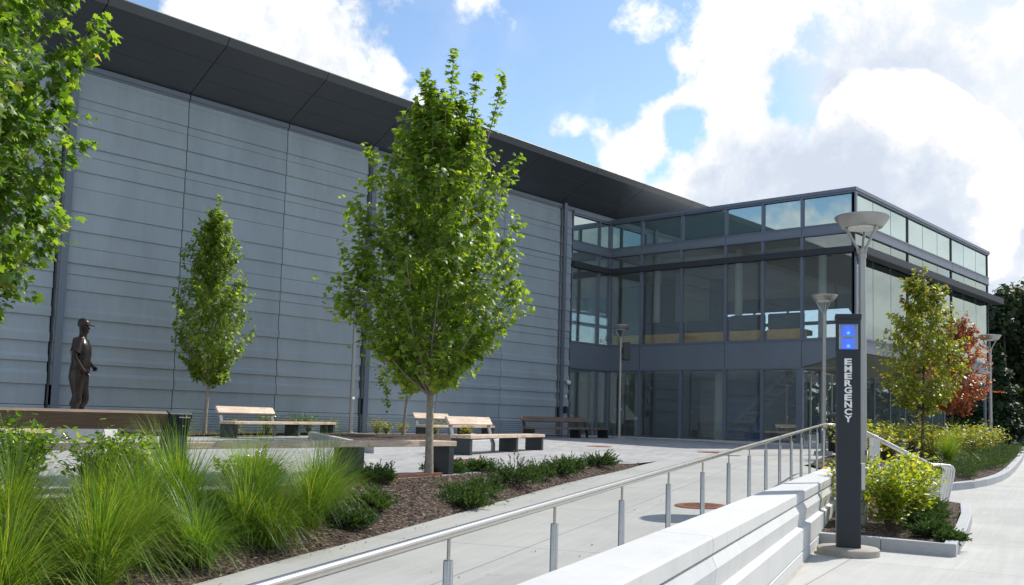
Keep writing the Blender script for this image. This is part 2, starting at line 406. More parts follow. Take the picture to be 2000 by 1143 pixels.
M['leaf_dogwood'] = mat_leaf('yellow_green_leaf', [(0, (0.13, 0.20, 0.028)), (0.6, (0.22, 0.29, 0.035)), (0.93, (0.36, 0.36, 0.05)), (1, (0.36, 0.22, 0.05))], 0.52)
M['leaf_hedge'] = mat_leaf('sumac_leaf', [(0, (0.11, 0.16, 0.025)), (0.55, (0.21, 0.25, 0.035)), (0.9, (0.34, 0.30, 0.045)), (1, (0.36, 0.17, 0.05))], 0.45)
M['juniper'] = mat_leaf('juniper_needle', [(0, (0.022, 0.055, 0.020)), (0.6, (0.05, 0.105, 0.032)), (0.985, (0.09, 0.15, 0.04)), (1, (0.25, 0.09, 0.03))], 0.22, 0.6, 0.3)
M['grass'] = mat_leaf('grass_blade', [(0, (0.06, 0.125, 0.018)), (0.5, (0.105, 0.20, 0.025)), (0.88, (0.17, 0.26, 0.04)), (0.95, (0.22, 0.27, 0.06)), (1, (0.42, 0.36, 0.16))], 0.45, 0.38, 0.55, (2.1, 2.0, 0.6))
M['leaf_far'] = mat_leaf('far_leaf', [(0, (0.016, 0.030, 0.014)), (0.7, (0.030, 0.052, 0.020)), (1, (0.05, 0.08, 0.025))], 0.2, 0.6, 0.3)

# ------------------------------------------------------------------ object helpers
def tag(o, label=None, cat=None, group=None, kind=None):
    if label: o['label'] = label
    if cat: o['category'] = cat
    if group: o['group'] = group
    if kind: o['kind'] = kind
    return o

def empty(name, loc=(0, 0, 0), rz=0.0):
    o = bpy.data.objects.new(name, None)
    o.empty_display_size = 0.2
    COL.objects.link(o)
    o.location = loc
    o.rotation_euler = (0, 0, rz)
    return o

def thing(name, label, cat, loc=(0, 0, 0), rz=0.0, group=None):
    return tag(empty(name, loc, rz), label, cat, group)

def copy_tree(o, parent=None):
    c = o.copy(); COL.objects.link(c)
    if parent: c.parent = parent
    for ch in list(o.children): copy_tree(ch, c)
    return c

class MB:
    def __init__(self): self.v = []; self.f = []
    def add(self, vs, fs):
        b = len(self.v)
        self.v += [tuple(x) for x in vs]
        self.f += [tuple(i + b for i in q) for q in fs]
        return self
    def box(self, x0, x1, y0, y1, z0, z1):
        return self.add([(x0, y0, z0), (x1, y0, z0), (x1, y1, z0), (x0, y1, z0), (x0, y0, z1), (x1, y0, z1), (x1, y1, z1), (x0, y1, z1)],
                        [(0, 3, 2, 1), (4, 5, 6, 7), (0, 1, 5, 4), (1, 2, 6, 5), (2, 3, 7, 6), (3, 0, 4, 7)])
    def prism(self, poly, z0, z1):
        n = len(poly)
        return self.add([(x, y, z0) for x, y in poly] + [(x, y, z1) for x, y in poly],
                        [tuple(range(n))[::-1], tuple(range(n, 2 * n))] + [(i, (i + 1) % n, n + (i + 1) % n, n + i) for i in range(n)])
    def extrude(self, prof, a, b):
        """closed profile of 3D points at a, moved to b by the vector b-a"""
        n = len(prof); d = Vector(b) - Vector(a)
        p0 = [Vector(p) + Vector(a) for p in prof]
        return self.add(p0 + [p + d for p in p0], [tuple(range(n))[::-1], tuple(range(n, 2 * n))] + [(i, (i + 1) % n, n + (i + 1) % n, n + i) for i in range(n)])
    def tube(self, pts, r, n=10, caps=True):
        pts = [Vector(p) for p in pts]
        rs = r if isinstance(r, (list, tuple)) else [r] * len(pts)
        t0 = (pts[1] - pts[0]).normalized()
        ref = Vector((0, 0, 1)) if abs(t0.z) < 0.9 else Vector((1, 0, 0))
        u = t0.cross(ref).normalized()
        vs = []
        for i, p in enumerate(pts):
            a = pts[max(i - 1, 0)]; b = pts[min(i + 1, len(pts) - 1)]
            t = (b - a).normalized()
            u = (u - t * u.dot(t)).normalized()
            v2 = t.cross(u)
            for k in range(n):
                an = 2 * math.pi * k / n
                vs.append(p + (u * math.cos(an) + v2 * math.sin(an)) * rs[i])
        fs = []
        for i in range(len(pts) - 1):
            for k in range(n):
                fs.append((i * n + k, i * n + (k + 1) % n, (i + 1) * n + (k + 1) % n, (i + 1) * n + k))
        if caps:
            fs.append(tuple(range(n))[::-1]); fs.append(tuple(range((len(pts) - 1) * n, len(pts) * n)))
        return self.add(vs, fs)
    def lathe(self, prof, n=32, c=(0, 0, 0), caps=True):
        vs = []
        for r, z in prof:
            for k in range(n):
                an = 2 * math.pi * k / n
                vs.append((c[0] + r * math.cos(an), c[1] + r * math.sin(an), c[2] + z))
        fs = []
        for i in range(len(prof) - 1):
            for k in range(n):
                fs.append((i * n + k, i * n + (k + 1) % n, (i + 1) * n + (k + 1) % n, (i + 1) * n + k))
        if caps:
            fs.append(tuple(range(n))[::-1]); fs.append(tuple(range((len(prof) - 1) * n, len(prof) * n)))
        return self.add(vs, fs)
    def rings(self, rings):
        """loft through lists of points of the same length"""
        n = len(rings[0]); vs = [p for r in rings for p in r]; fs = []
        for i in range(len(rings) - 1):
            for k in range(n):
                fs.append((i * n + k, i * n + (k + 1) % n, (i + 1) * n + (k + 1) % n, (i + 1) * n + k))
        fs.append(tuple(range(n))[::-1]); fs.append(tuple(range((len(rings) - 1) * n, len(rings) * n)))
        return self.add(vs, fs)
    def build(self, name, mat, parent=None, smooth=False, bevel=0.0, seg=2):
        me = bpy.data.meshes.new(name)
        me.from_pydata(self.v, [], self.f)
        bm = bmesh.new(); bm.from_mesh(me)
        bmesh.ops.recalc_face_normals(bm, faces=bm.faces)
        bm.to_mesh(me); bm.free()
        me.materials.append(M[mat] if isinstance(mat, str) else mat)
        if smooth:
            me.polygons.foreach_set('use_smooth', [True] * len(me.polygons))
        o = bpy.data.objects.new(name, me)
        COL.objects.link(o)
        if parent: o.parent = parent
        if bevel:
            md = o.modifiers.new('bevel', 'BEVEL'); md.width = bevel; md.segments = seg; md.limit_method = 'ANGLE'; md.angle_limit = R(40)
        elif smooth:
            md = o.modifiers.new('edges', 'EDGE_SPLIT'); md.split_angle = R(45)
        return o

def box(name, mat, x0, x1, y0, y1, z0, z1, parent=None, bevel=0.0):
    return MB().box(x0, x1, y0, y1, z0, z1).build(name, mat, parent, False, bevel)

def np_mesh(name, verts, faces, mat, parent=None):
    """verts (n,3) array, faces (m,k) array of one polygon size"""
    me = bpy.data.meshes.new(name)
    nv, (nf, k) = len(verts), faces.shape
    me.vertices.add(nv); me.loops.add(nf * k); me.polygons.add(nf)
    me.vertices.foreach_set('co', np.ascontiguousarray(verts, dtype=np.float32).ravel())
    me.loops.foreach_set('vertex_index', np.ascontiguousarray(faces, dtype=np.int32).ravel())
    me.polygons.foreach_set('loop_start', np.arange(0, nf * k, k, dtype=np.int32))
    me.update(calc_edges=True)
    me.materials.append(M[mat])
    o = bpy.data.objects.new(name, me)
    COL.objects.link(o)
    if parent: o.parent = parent
    return o

# ------------------------------------------------------------------ the lie of the land
def clamp(x, a, b): return max(a, min(b, x))
def z_walk(x, y): return clamp(0.2 + 0.037 * (x - 3.98), -0.3, 0.9)
def z_plaza(x, y): return clamp(0.70 + 0.012 * (y - 10), 0.68, 0.86)
def z_left(x, y): return min(z_walk(x, y), z_plaza(x, y))
def z_pave(x, y): return clamp(0.03 * (x - 13), 0.0, 0.72)

def poly_sheet(name, poly, zf, mat, step=1.5, lift=0.0, label=None, kind='structure', parent=None, rough=0.0, seed=1):
    bm = bmesh.new()
    bm.faces.new([bm.verts.new((x, y, 0)) for x, y in poly])
    xs = [p[0] for p in poly]; ys = [p[1] for p in poly]
    for ax, lo, hi in ((0, min(xs), max(xs)), (1, min(ys), max(ys))):
        k = math.floor(lo / step) + 1
        while k * step < hi:
            pt = [0, 0, 0]; pt[ax] = k * step; nn = [0, 0, 0]; nn[ax] = 1
            bmesh.ops.bisect_plane(bm, geom=bm.verts[:] + bm.edges[:] + bm.faces[:], plane_co=pt, plane_no=nn)
            k += 1
    rnd = random.Random(seed)
    for v in bm.verts:
        edge = any(e.is_boundary for e in v.link_edges)
        v.co.z = zf(v.co.x, v.co.y) + lift + (0 if edge else rnd.uniform(-rough, rough))
    bmesh.ops.recalc_face_normals(bm, faces=bm.faces)
    for f in bm.faces:
        if f.normal.z < 0: f.normal_flip()
        f.smooth = rough > 0
    me = bpy.data.meshes.new(name); bm.to_mesh(me); bm.free()
    me.materials.append(M[mat])
    o = bpy.data.objects.new(name, me); COL.objects.link(o)
    if parent: o.parent = parent
    if kind: o['kind'] = kind
    return o

WD = Vector((0.947, 0.3206, 0)).normalized()      # direction of the low wall
WN = Vector((0.3206, -0.947, 0)).normalized()     # towards the lower pavement
W0 = Vector((3.98, 3.18, 0))
def wall_pt(s, off=0.0, z=0.0):
    p = W0 + WD * s + WN * off
    return Vector((p.x, p.y, z))
W_END = 14.9
we = wall_pt(W_END, 0.2)

# ground to the horizon
poly_sheet('ground', [(-700, -700), (900, -700), (900, 900), (-700, 900)], lambda x, y: z_pave(x, y) - 0.35, 'lawn', 100)
poly_sheet('lawn', [(118, -160), (330, -160), (330, 260), (118, 260)], lambda x, y: 0.80, 'lawn', 40)
poly_sheet('road', [(57, -150), (118, -150), (118, 240), (57, 240)], lambda x, y: 0.62, 'asphalt', 30)
# lower pavement to the right of the wall
pv = [(-8, -30), (56.6, -30), (56.6, 12.5), (44, 12.6), (36, 10.6), (22, 9.6), (20.2, 8.9), (18.3, 8.4)]
pv += [tuple(wall_pt(s, 0.30)[:2]) for s in (14.9, 8, 0, -6, -12)]
poly_sheet('pavement', pv, z_pave, 'pave', 2.0)
# walkway behind the wall, up to the tip of the bed, then on to the doors
BED_LOW = [(-6.5, 3.3), (-2.0, 4.85), (1.2, 5.85), (2.6, 6.30), (4.09, 6.85), (5.45, 7.36), (6.32, 7.62), (8.3, 8.35), (10.44, 9.15), (12.37, 9.86), (13.9, 10.36), (15.4, 10.80), (16.6, 11.25)]
wk = [tuple(wall_pt(s, 0.1)[:2]) for s in (-12, -6, 0, 8, 14.9)] + [(20.6, 9.6), (28, 11.2), (35.2, 13.4), (35.6, 17.2)] + BED_LOW[::-1]
poly_sheet('walkway', wk, z_left, 'walk', 1.5, 0.004)
BED_UP = [(16.6, 11.25), (15.6, 11.20), (14.3, 11.25), (13.2, 11.05), (11.6, 10.55), (10.0, 10.08), (8.6, 9.82), (7.0, 9.58), (5.4, 9.38), (3.8, 9.22), (0.5, 8.7), (-6.5, 7.3)]
pz = [(-30, 2), (-6.5, 7.3)] + BED_UP[::-1][1:] + [(35.6, 17.2), (35.7, 25.95), (-30, 25.95)]
poly_sheet('plaza', pz, z_plaza, 'plaza', 1.5)

# planting bed between walkway and plaza: mulch rising from one to the other
def seg_dist(p, line):
    best = 1e9
    for a, b in zip(line[:-1], line[1:]):
        ax, ay = a; bx, by = b
        t = clamp(((p[0] - ax) * (bx - ax) + (p[1] - ay) * (by - ay)) / ((bx - ax) ** 2 + (by - ay) ** 2), 0, 1)
        best = min(best, math.hypot(p[0] - ax - t * (bx - ax), p[1] - ay - t * (by - ay)))
    return best
def z_bed(x, y):
    a, b = seg_dist((x, y), BED_LOW), seg_dist((x, y), BED_UP)
    t = a / max(a + b, 1e-6)
    z = z_left(x, y) * (1 - t) + z_plaza(x, y) * t
    return z + 0.05 * math.sin(math.pi * t)
bed = poly_sheet('planting_bed', BED_LOW + BED_UP[1:], z_bed, 'mulch', 0.3, 0.0, rough=0.018, seed=3)

# loose bark chips
def chips(name, pts, zf, size, seed, mat='chip'):
    rg = np.random.default_rng(seed)
    n = len(pts)
    P = np.array([(x, y, zf(x, y) + 0.012) for x, y in pts])
    a = rg.uniform(0, 6.28, n); tl = rg.uniform(-.5, .5, n); L = rg.uniform(.4, 1.3, n) * size; W = L * rg.uniform(.25, .5, n)
    dx = np.stack([np.cos(a) * np.cos(tl), np.sin(a) * np.cos(tl), np.sin(tl)], 1); dy = np.stack([-np.sin(a), np.cos(a), rg.uniform(-.4, .4, n)], 1)
    vs = np.concatenate([P + dx * L[:, None], P + dy * W[:, None], P - dx * L[:, None], P - dy * W[:, None]], 0)
    i = np.arange(n)
    return np_mesh(name, vs, np.stack([i, i + n, i + 2 * n, i + 3 * n], 1), mat)
rnd = random.Random(7)
def in_poly(x, y, poly):
    c = False
    for (x1, y1), (x2, y2) in zip(poly, poly[1:] + poly[:1]):
        if (y1 > y) != (y2 > y) and x < (x2 - x1) * (y - y1) / (y2 - y1) + x1: c = not c
    return c
BED = BED_LOW + BED_UP[1:]
pts = []
while len(pts) < 15000:
    x, y = rnd.uniform(1, 16.6), rnd.uniform(5.5, 11.4)
    if in_poly(x, y, BED): pts.append((x, y))
tag(chips('bark_mulch', pts, z_bed, 0.020, 5), 'loose brown bark chips covering the near bed', 'mulch', kind='stuff')
spill = []
for i in range(170):
    k = rnd.randrange(3, len(BED_LOW) - 1); t = rnd.random()
    a, b = BED_LOW[k], BED_LOW[k + 1]
    spill.append((a[0] + (b[0] - a[0]) * t + rnd.uniform(.0, .1), a[1] + (b[1] - a[1]) * t - abs(rnd.gauss(0, .16))))
for i in range(60): 
    s = rnd.uniform(2, 18); o = rnd.uniform(-3.2, -.3); p = wall_pt(s, o); spill.append((p.x, p.y))
tag(chips('fallen_bark', spill, z_left, 0.016, 6), 'stray bark bits scattered on the concrete walkway', 'debris', kind='stuff')

# ------------------------------------------------------------------ gymnasium
gym = thing('gymnasium', 'long gymnasium hall of grey ribbed precast panels under a dark overhanging roof', 'building', (0, 26, 0))
GZ0 = 0.80
LAPS = [(10.45, .02), (9.85, .05), (9.61, .03), (9.13, .055), (8.55, .06), (8.30, .03), (7.87, .05), (7.41, .025), (6.76, .045), (6.24, .05), (5.80, .025), (5.36, .055), (5.06, .035), (4.63, .045)]
BANDS = [(4.16, 3.88), (3.50, 3.20), (2.88, 2.68), (2.45, 2.09)]
def panel_profile(d=0.055):
    """section (y = outwards negative) from bottom to top: raised bands below, lapped courses of uneven height above"""
    p = [(0.0, 1.56)]
    for top, bot in BANDS[::-1]:
        p += [(0.0, bot - 0.01), (-d, bot), (-d * 1.0, top - 0.09), (-d * 0.15, top)]
    for z, dd in LAPS[::-1]:
        p += [(-.004, z - .012), (-dd, z)]
    p += [(0.0, 10.60)]
    return p
def wall_panel(x0, x1):
    pr = panel_profile()
    m = MB()
    sec = [(0, y, z) for y, z in pr] + [(0, 0.2, 10.60), (0, 0.2, 1.56)]
    m.extrude(sec, (x0, 0, 0), (x1, 0, 0))
    p = m.build('wall_panel', 'precast', gym)
    # ribbed base course below
    b = MB(); z = 0.80; sec = []
    sec = [(0, 0.0, 0.80)]
    k = 0
    while z < 1.50:
        sec += [(0, -0.05, z + 0.012), (0, -0.05, z + 0.05), (0, -0.02, z + 0.062), (0, -0.02, z + 0.078)]
        z += 0.078
    sec += [(0, 0.0, 1.545), (0, 0.2, 1.545), (0, 0.2, 0.80)]
    b.extrude(sec, (x0, 0, 0), (x1, 0, 0))
    b.build('ribbed_base', 'precast', gym)
bays = [(-6.5, -3.0), (-3.0, 0.5), (0.5, 4.0), (4.0, 7.5), (7.5, 10.9), (11.0, 14.485), (14.515, 17.985), (18.015, 21.36), (21.5, 24.985), (25.015, 28.485), (28.515, 32.03), (32.16, 32.85)]
for a, b in bays: wall_panel(a, b)
box('wall_core', 'joint', -6.5, 32.80, 0.15, 0.45, 0.7, 10.78, gym)
for x in (0.5, 11.1, 21.57, 32.26):
    m = MB()
    m.box(x - 0.10, x + 0.10, -0.16, -0.135, 0.80, 10.86).box(x - 0.012, x + 0.012, -0.136, 0.05, 0.80, 10.86).box(x - .10, x + .10, 0.0, 0.02, 0.80, 10.86)
    m.build('steel_column', 'steel_paint', gym)
for a, b in zip([-6.5, 11.24, 14.52, 18.02, 21.70, 25.02, 28.52, 32.40], [10.98, 14.48, 17.98, 21.40, 24.98, 28.48, 32.10, 44.0]):
    MB().box(a, b, -0.07, 0.1, 10.66, 10.80).box(a, b, -0.035, 0.1, 10.60, 10.66).build('flashing', 'steel_paint', gym)
# overhanging roof: soffit rises outwards to a shallow fascia, with panel joints
ov = [-6.5, -3, 0.5, 4, 7.5, 11, 14.5, 18, 21.5, 25, 28.5, 32, 35.5, 39.5, 44]
def soff(t): return (0.02 + (-1.90 - 0.02) * t, 10.81 + (11.86 - 10.81) * t)
for a, b in zip(ov[:-1], ov[1:]):
    a += 0.012; b -= 0.012
    m = MB()
    for t0, t1 in ((0.0, 0.335), (0.345, 0.665), (0.675, 1.0)):
        (y0, z0), (y1, z1) = soff(t0), soff(t1)
        m.extrude([(0, y0, z0), (0, y1, z1), (0, y1, z1 + .03), (0, y0, z0 + .03)], (a, 0, 0), (b, 0, 0))
    m.build('soffit_panel', 'soffit', gym)
    MB().extrude([(0, -1.915, 11.855), (0, -2.02, 12.08), (0, -2.0, 12.11), (0, -1.6, 12.13), (0, -1.6, 12.0)], (a, 0, 0), (b, 0, 0)).build('fascia_panel', 'fascia', gym)
MB().extrude([(0, 0.05, 10.86), (0, -1.86, 11.92), (0, -1.94, 12.06), (0, -1.4, 12.10), (0, 30, 13.4), (0, 30, 10.86)], (-6.5, 0, 0), (44.0, 0, 0)).build('roof', 'joint', gym)
box('side_wall', 'precast', -6.5, -6.2, 0.45, 30, 0.7, 10.85, gym)
box('side_wall', 'int_wall', 32.40, 32.80, 0.46, 12, 0.7, 10.85, gym)

# ------------------------------------------------------------------ glazed wing
wing = thing('glass_wing', 'two storey glass pavilion with slate bands joined to the gymnasium', 'building', (0, 0, 0))
XW, YF, XE, YB = 35.75, 14.62, 52.6, 36.0
MY = [26.0, 24.27, 22.2, 20.08, 18.4, 16.72, YF]
MX = [XW + 1.872 * i for i in range(10)]
g1 = (9.38, 10.50); band = (8.98, 9.38); g2 = (8.44, 8.98); bar = (8.20, 8.44); g3 = (4.96, 8.20); sp = (3.80, 4.96); gf = (0.86, 3.80)
def pane_x(y0, y1, z0, z1, mat, x=XW + 0.03): box('window_pane', mat, x, x + 0.02, y0, y1, z0, z1, wing)
def pane_y(x0, x1, z0, z1, mat, y=YF + 0.03): box('window_pane', mat, x0, x1, y, y + 0.02, z0, z1, wing)
for y1, y0 in zip(MY[:-1], MY[1:]):
    for (a, b), mt in ((g1, 'glass_span'), (g2, 'glass'), (g3, 'glass')):
        pane_x(y0 + 0.045, y1 - 0.045, a + .03, b - .03, mt)
for y1, y0 in zip(MY[:-2], MY[1:-1]): pane_x(y0 + 0.045, y1 - 0.045, gf[0] + .05, gf[1] - .04, 'glass')
for x0, x1 in zip(MX[:-1], MX[1:]):
    for (a, b), mt in ((g1, 'glass_span'), (g2, 'glass_side'), (g3, 'glass_side')):
        pane_y(x0 + (0.03), x1 - 0.012, a + .03, b - .03, mt)
    pane_y(x0 + .04, x1 - .04, gf[0] + .05, 3.74, 'glass', 16.80)
# return against the gymnasium
for x0, x1 in ((32.95, 34.92), (34.92, XW)):
    for (a, b), mt in ((g1, 'glass_span'), (g2, 'glass'), (g3, 'glass'), (gf, 'glass')):
        pane_y(x0 + .04, x1 - .04, a + .04, b - .04, mt, 26.03)
for i, y in enumerate(MY):
    wdt = 0.055 if i < 6 else 0.07
    for a, b in (g1, g2, (gf[0], gf[1]) if i < 6 else g2, g3):
        m = MB().box(XW - 0.05, XW + 0.10, y - wdt, y + wdt, a, b)
        if (a, b) == g2 and i == 6: continue
        m.build('mullion', 'alu', wing)
for i, x in enumerate(MX):
    wdt, dp = (0.05, -.012) if i % 3 == 0 else (0.012, .026)
    for a, b in (g1, g2, g3):
        box('mullion', 'canopy' if i % 3 == 0 else 'alu', x - wdt, x + wdt, YF + dp, YF + 0.10, a, b, wing)
    box('mullion', 'alu', x - 0.04, x + 0.04, 16.76, 16.92, gf[0], 3.78, wing)
for x in (32.93, 34.92):
    for a, b in (g1, g2, g3, gf): box('mullion', 'alu', x - 0.03, x + 0.03, 25.95, 26.10, a, b, wing)
# coping, bands and sills wrap the return, the plaza face and the side face
def wrap(name, mat, z0, z1, out, th=0.2, skip_side=False):
    m = MB()
    m.box(32.9, XW - out, 26.0 - out, 26.0 + th, z0, z1)
    m.box(XW - out, XW + th, YF - out, 26.0 + th, z0, z1)
    if not skip_side: m.box(XW + th, XE + out, YF - out, YF + th, z0, z1)
    return m.build(name, mat, wing)
wrap('coping', 'alu', 10.57, 10.70, 0.10)
wrap('parapet_rail', 'alu', 10.50, 10.57, 0.06)
wrap('spandrel_band', 'spandrel', 9.03, 9.33, 0.045)
wrap('band_rail', 'alu', 9.33, 9.38, 0.065)
wrap('band_rail', 'alu', 8.98, 9.03, 0.065)
for z in (9.18,):
    for y in (24.27, 20.08, 16.72): box('band_joint', 'joint', XW - 0.048, XW - 0.044, y - .008, y + .008, 9.03, 9.33, wing)
    for i in (3, 6, 8): box('band_joint', 'joint', MX[i] - .008, MX[i] + .008, YF - 0.048, YF - 0.044, 9.03, 9.33, wing)
wrap('sunshade_bar', 'canopy', 8.20, 8.44, 0.16, 0.1, True)
MB().extrude([(0, YF - .05, 8.06), (0, YF - 0.52, 8.03), (0, YF - 0.55, 8.06), (0, YF - .55, 8.34), (0, YF - .05, 8.43)], (XW - .16, 0, 0), (XE + .75, 0, 0)).build('sunshade', 'canopy', wing)
MB().extrude([(XE + .04, 0, 8.36), (XE + .75, 0, 8.02), (XE + .77, 0, 8.06), (XE + .04, 0, 8.44)], (0, YF + .03, 0), (0, 22, 0)).build('sunshade', 'canopy', wing)
wrap('sill_rail', 'alu', 4.90, 4.98, 0.07)
# wall between the storeys, sloping underside over the recessed side entrance
m = MB(); m.box(32.9, XW - .04, 25.96, 26.2, 3.84, 4.90)
m.add([(XW - .04, 26.2, 3.84), (XW - .04, 16.76, 3.84), (XW - .04, YF - .04, 4.42), (XW - .04, YF - .04, 4.90), (XW - .04, 26.2, 4.90),
       (XW + .2, 26.2, 3.84), (XW + .2, 16.76, 3.84), (XW + .2, YF - .04, 4.42), (XW + .2, YF - .04, 4.90), (XW + .2, 26.2, 4.90)],
      [(0, 1, 2, 3, 4), (9, 8, 7, 6, 5), (0, 5, 6, 1), (1, 6, 7, 2), (2, 7, 8, 3), (3, 8, 9, 4), (4, 9, 5, 0)])
m.box(XW + .2, XE + .04, YF - .04, YF + .2, 4.42, 4.90)
m.build('storey_panel', 'spandrel', wing)
for y in (24.27, 20.08, 16.72): box('panel_joint', 'joint', XW - 0.044, XW - 0.039, y - .008, y + .008, 3.86 if y > 16.8 else 3.88, 4.9, wing)
for i in (2, 4, 6, 8): box('panel_joint', 'joint', MX[i] - .008, MX[i] + .008, YF - 0.044, YF - 0.039, 4.43, 4.9, wing)
wrap('head_rail', 'alu', 3.78, 3.84, 0.06, 0.12, True).hide_render = False
MB().extrude([(0, YF + .16, 4.43), (0, 16.9, 3.79), (0, 16.9, 3.86), (0, YF + .16, 4.5)], (XW + .2, 0, 0), (XE, 0, 0)).build('entrance_soffit', 'soffit_wood', wing)
box('base_sill', 'granite_light', XW - .12, XW + .2, 16.7, 26.0, 0.55, 0.90, wing)
box('base_sill', 'granite_light', XW + .2, XE, 16.7, 16.95, 0.55, 0.90, wing)
box('base_sill', 'granite_light', 32.9, XW - .12, 25.9, 26.15, 0.55, 0.90, wing)
# floors, ceilings, roof
box('floor_slab', 'int_floor', XW + .21, XE - .1, 16.96, YB, 0.5, 0.86, wing)
box('floor_slab', 'int_floor', 32.9, XW + .2, 26.21, YB, 0.5, 0.86, wing)
MB().prism([(XW + .22, YF + .22), (XE - .1, YF + .22), (XE - .1, YB), (32.9, YB), (32.9, 26.22), (XW + .22, 26.22)], 4.52, 4.88).build('upper_floor', 'int_floor', wing)
MB().prism([(XW + .24, 16.98), (XE - .12, 16.98), (XE - .12, YB), (32.92, YB), (32.92, 26.24), (XW + .24, 26.24)], 3.72, 3.86).build('ceiling', 'int_wall', wing)
MB().prism([(XW + .21, YF + .21), (XE - .1, YF + .21), (XE - .1, YB), (32.9, YB), (32.9, 26.21), (XW + .21, 26.21)], 8.98, 9.2).build('ceiling', 'ceiling', wing)
MB().prism([(XW + .2, YF + .2), (XE - .02, YF + .2), (XE - .02, YB), (32.9, YB), (32.9, 26.2), (XW + .2, 26.2)], 10.40, 10.60).build('roof', 'roof', wing)
# far sides: glazing seen from inside with solid wall above
for y in [YF + .2 + 2.13 * i for i in range(11)]:
    box('mullion', 'alu', XE - .06, XE + .06, y - .05, y + .05, 4.9, 8.2, wing)
    box('mullion', 'alu', XE - .06, XE + .06, y - .05, y + .05, 0.86, 3.8, wing)
for a, b in zip([YF + .25 + 2.13 * i for i in range(10)], [YF + .15 + 2.13 * i for i in range(1, 11)]):
    pane = box('window_pane', 'glass_clear', XE - .01, XE + .01, a, b, 4.96, 8.2, wing)
box('end_wall', 'spandrel', XE - .08, XE + .03, YF + .2, YB, 8.2, 10.4, wing)
box('end_wall', 'spandrel', XE - .08, XE + .03, YF + .2, YB, 3.8, 4.9, wing)
box('transom', 'alu', XE - .06, XE + .06, YF + .2, YB, 7.35, 7.55, wing)
box('back_wall', 'int_wall', 32.9, XE, YB, YB + .2, 0.5, 5.6, wing)
box('back_wall', 'int_wall', 32.9, XE, YB, YB + .2, 8.0, 10.4, wing)
box('transom', 'alu', 32.9, XE, YB - .05, YB + .1, 7.3, 7.5, wing)
for i in range(11): box('mullion', 'alu', 33 + 1.9 * i, 33.12 + 1.9 * i, YB - .05, YB + .1, 5.6, 8.0, wing)
# inner core walls
box('core_wall', 'int_dark', 44.0, 44.3, 24.9, 32.0, 4.88, 8.97, wing)
box('core_wall', 'int_wall', 41.0, 43.95, 25.6, 25.8, 4.88, 8.97, wing)
box('core_wall', 'int_blue', 43.9, 43.98, 22.9, 24.85, 4.88, 7.0, wing)
box('core_wall', 'int_dark', 43.0, 43.3, 17.4, 31.0, 0.86, 3.72, wing)
box('core_wall', 'int_wall', 42.80, 42.98, 24.0, 25.4, 0.86, 3.72, wing)
box('core_wall', 'int_blue', 42.80, 42.98, 22.0, 23.9, 0.86, 2.9, wing)
box('core_wall', 'int_wall', 39.0, 39.25, 28.0, 31.0, 0.86, 3.72, wing)
box('ceiling_beam', 'int_wall', 37.4, 37.6, 15.0, 26, 8.55, 8.97, wing)
for y in (16.4, 20.1, 24.2):
    MB().lathe([(.16, 4.88), (.16, 8.97)], 18, (36.9, y, 0)).build('column', 'int_wall', wing, True)
    MB().lathe([(.18, .86), (.18, 3.72)], 18, (36.9, y + .9, 0)).build('column', 'int_wall', wing, True)
for x in (40.6, 45.4, 50.2): MB().lathe([(.16, 4.88), (.16, 8.97)], 18, (x, 15.6, 0)).build('column', 'int_wall', wing, True)
# stair seen through the ground floor
st = MB()
for s in (0, 1.3):
    st.extrude([(0, 0, 0.9), (0, -3.2, 3.7), (0, -3.45, 3.7), (0, -0.28, 0.9)], (38.6 + s, 22.2, 0), (38.65 + s, 22.2, 0))
for i in range(14): st.box(38.66, 39.88, 22.2 - 0.24 - i * .228, 22.2 - i * .228, 0.9 + i * .2, 0.94 + i * .2)
st.build('staircase', 'plate', wing)
# ceiling lights, door leaves
for x, y in ((37.8, 15.9), (40.2, 17.6), (38.6, 21.5), (41, 22.8)): MB().lathe([(.14, 8.95), (.14, 8.98)], 16, (x, y, 0)).build('ceiling_diffuser', 'alu', wing)
# entrance canopy at the far end of the side face
box('entrance_canopy', 'lamp_metal', 44.2, 46.4, 13.0, 16.7, 3.72, 4.05, wing, 0.02)
# bright edges of the glass doors
for x, y in ((34.55, 25.93), (36.55, 16.72), (38.55, 16.72), (40.6, 16.72)): box('door_edge', 'lamp_metal', x - .018, x + .018, y - .03, y + .03, .90, 3.74, wing)
box('core_wall', 'booth_wood', 44.4, 44.9, 18.2, 18.5, .86, 3.3, wing)

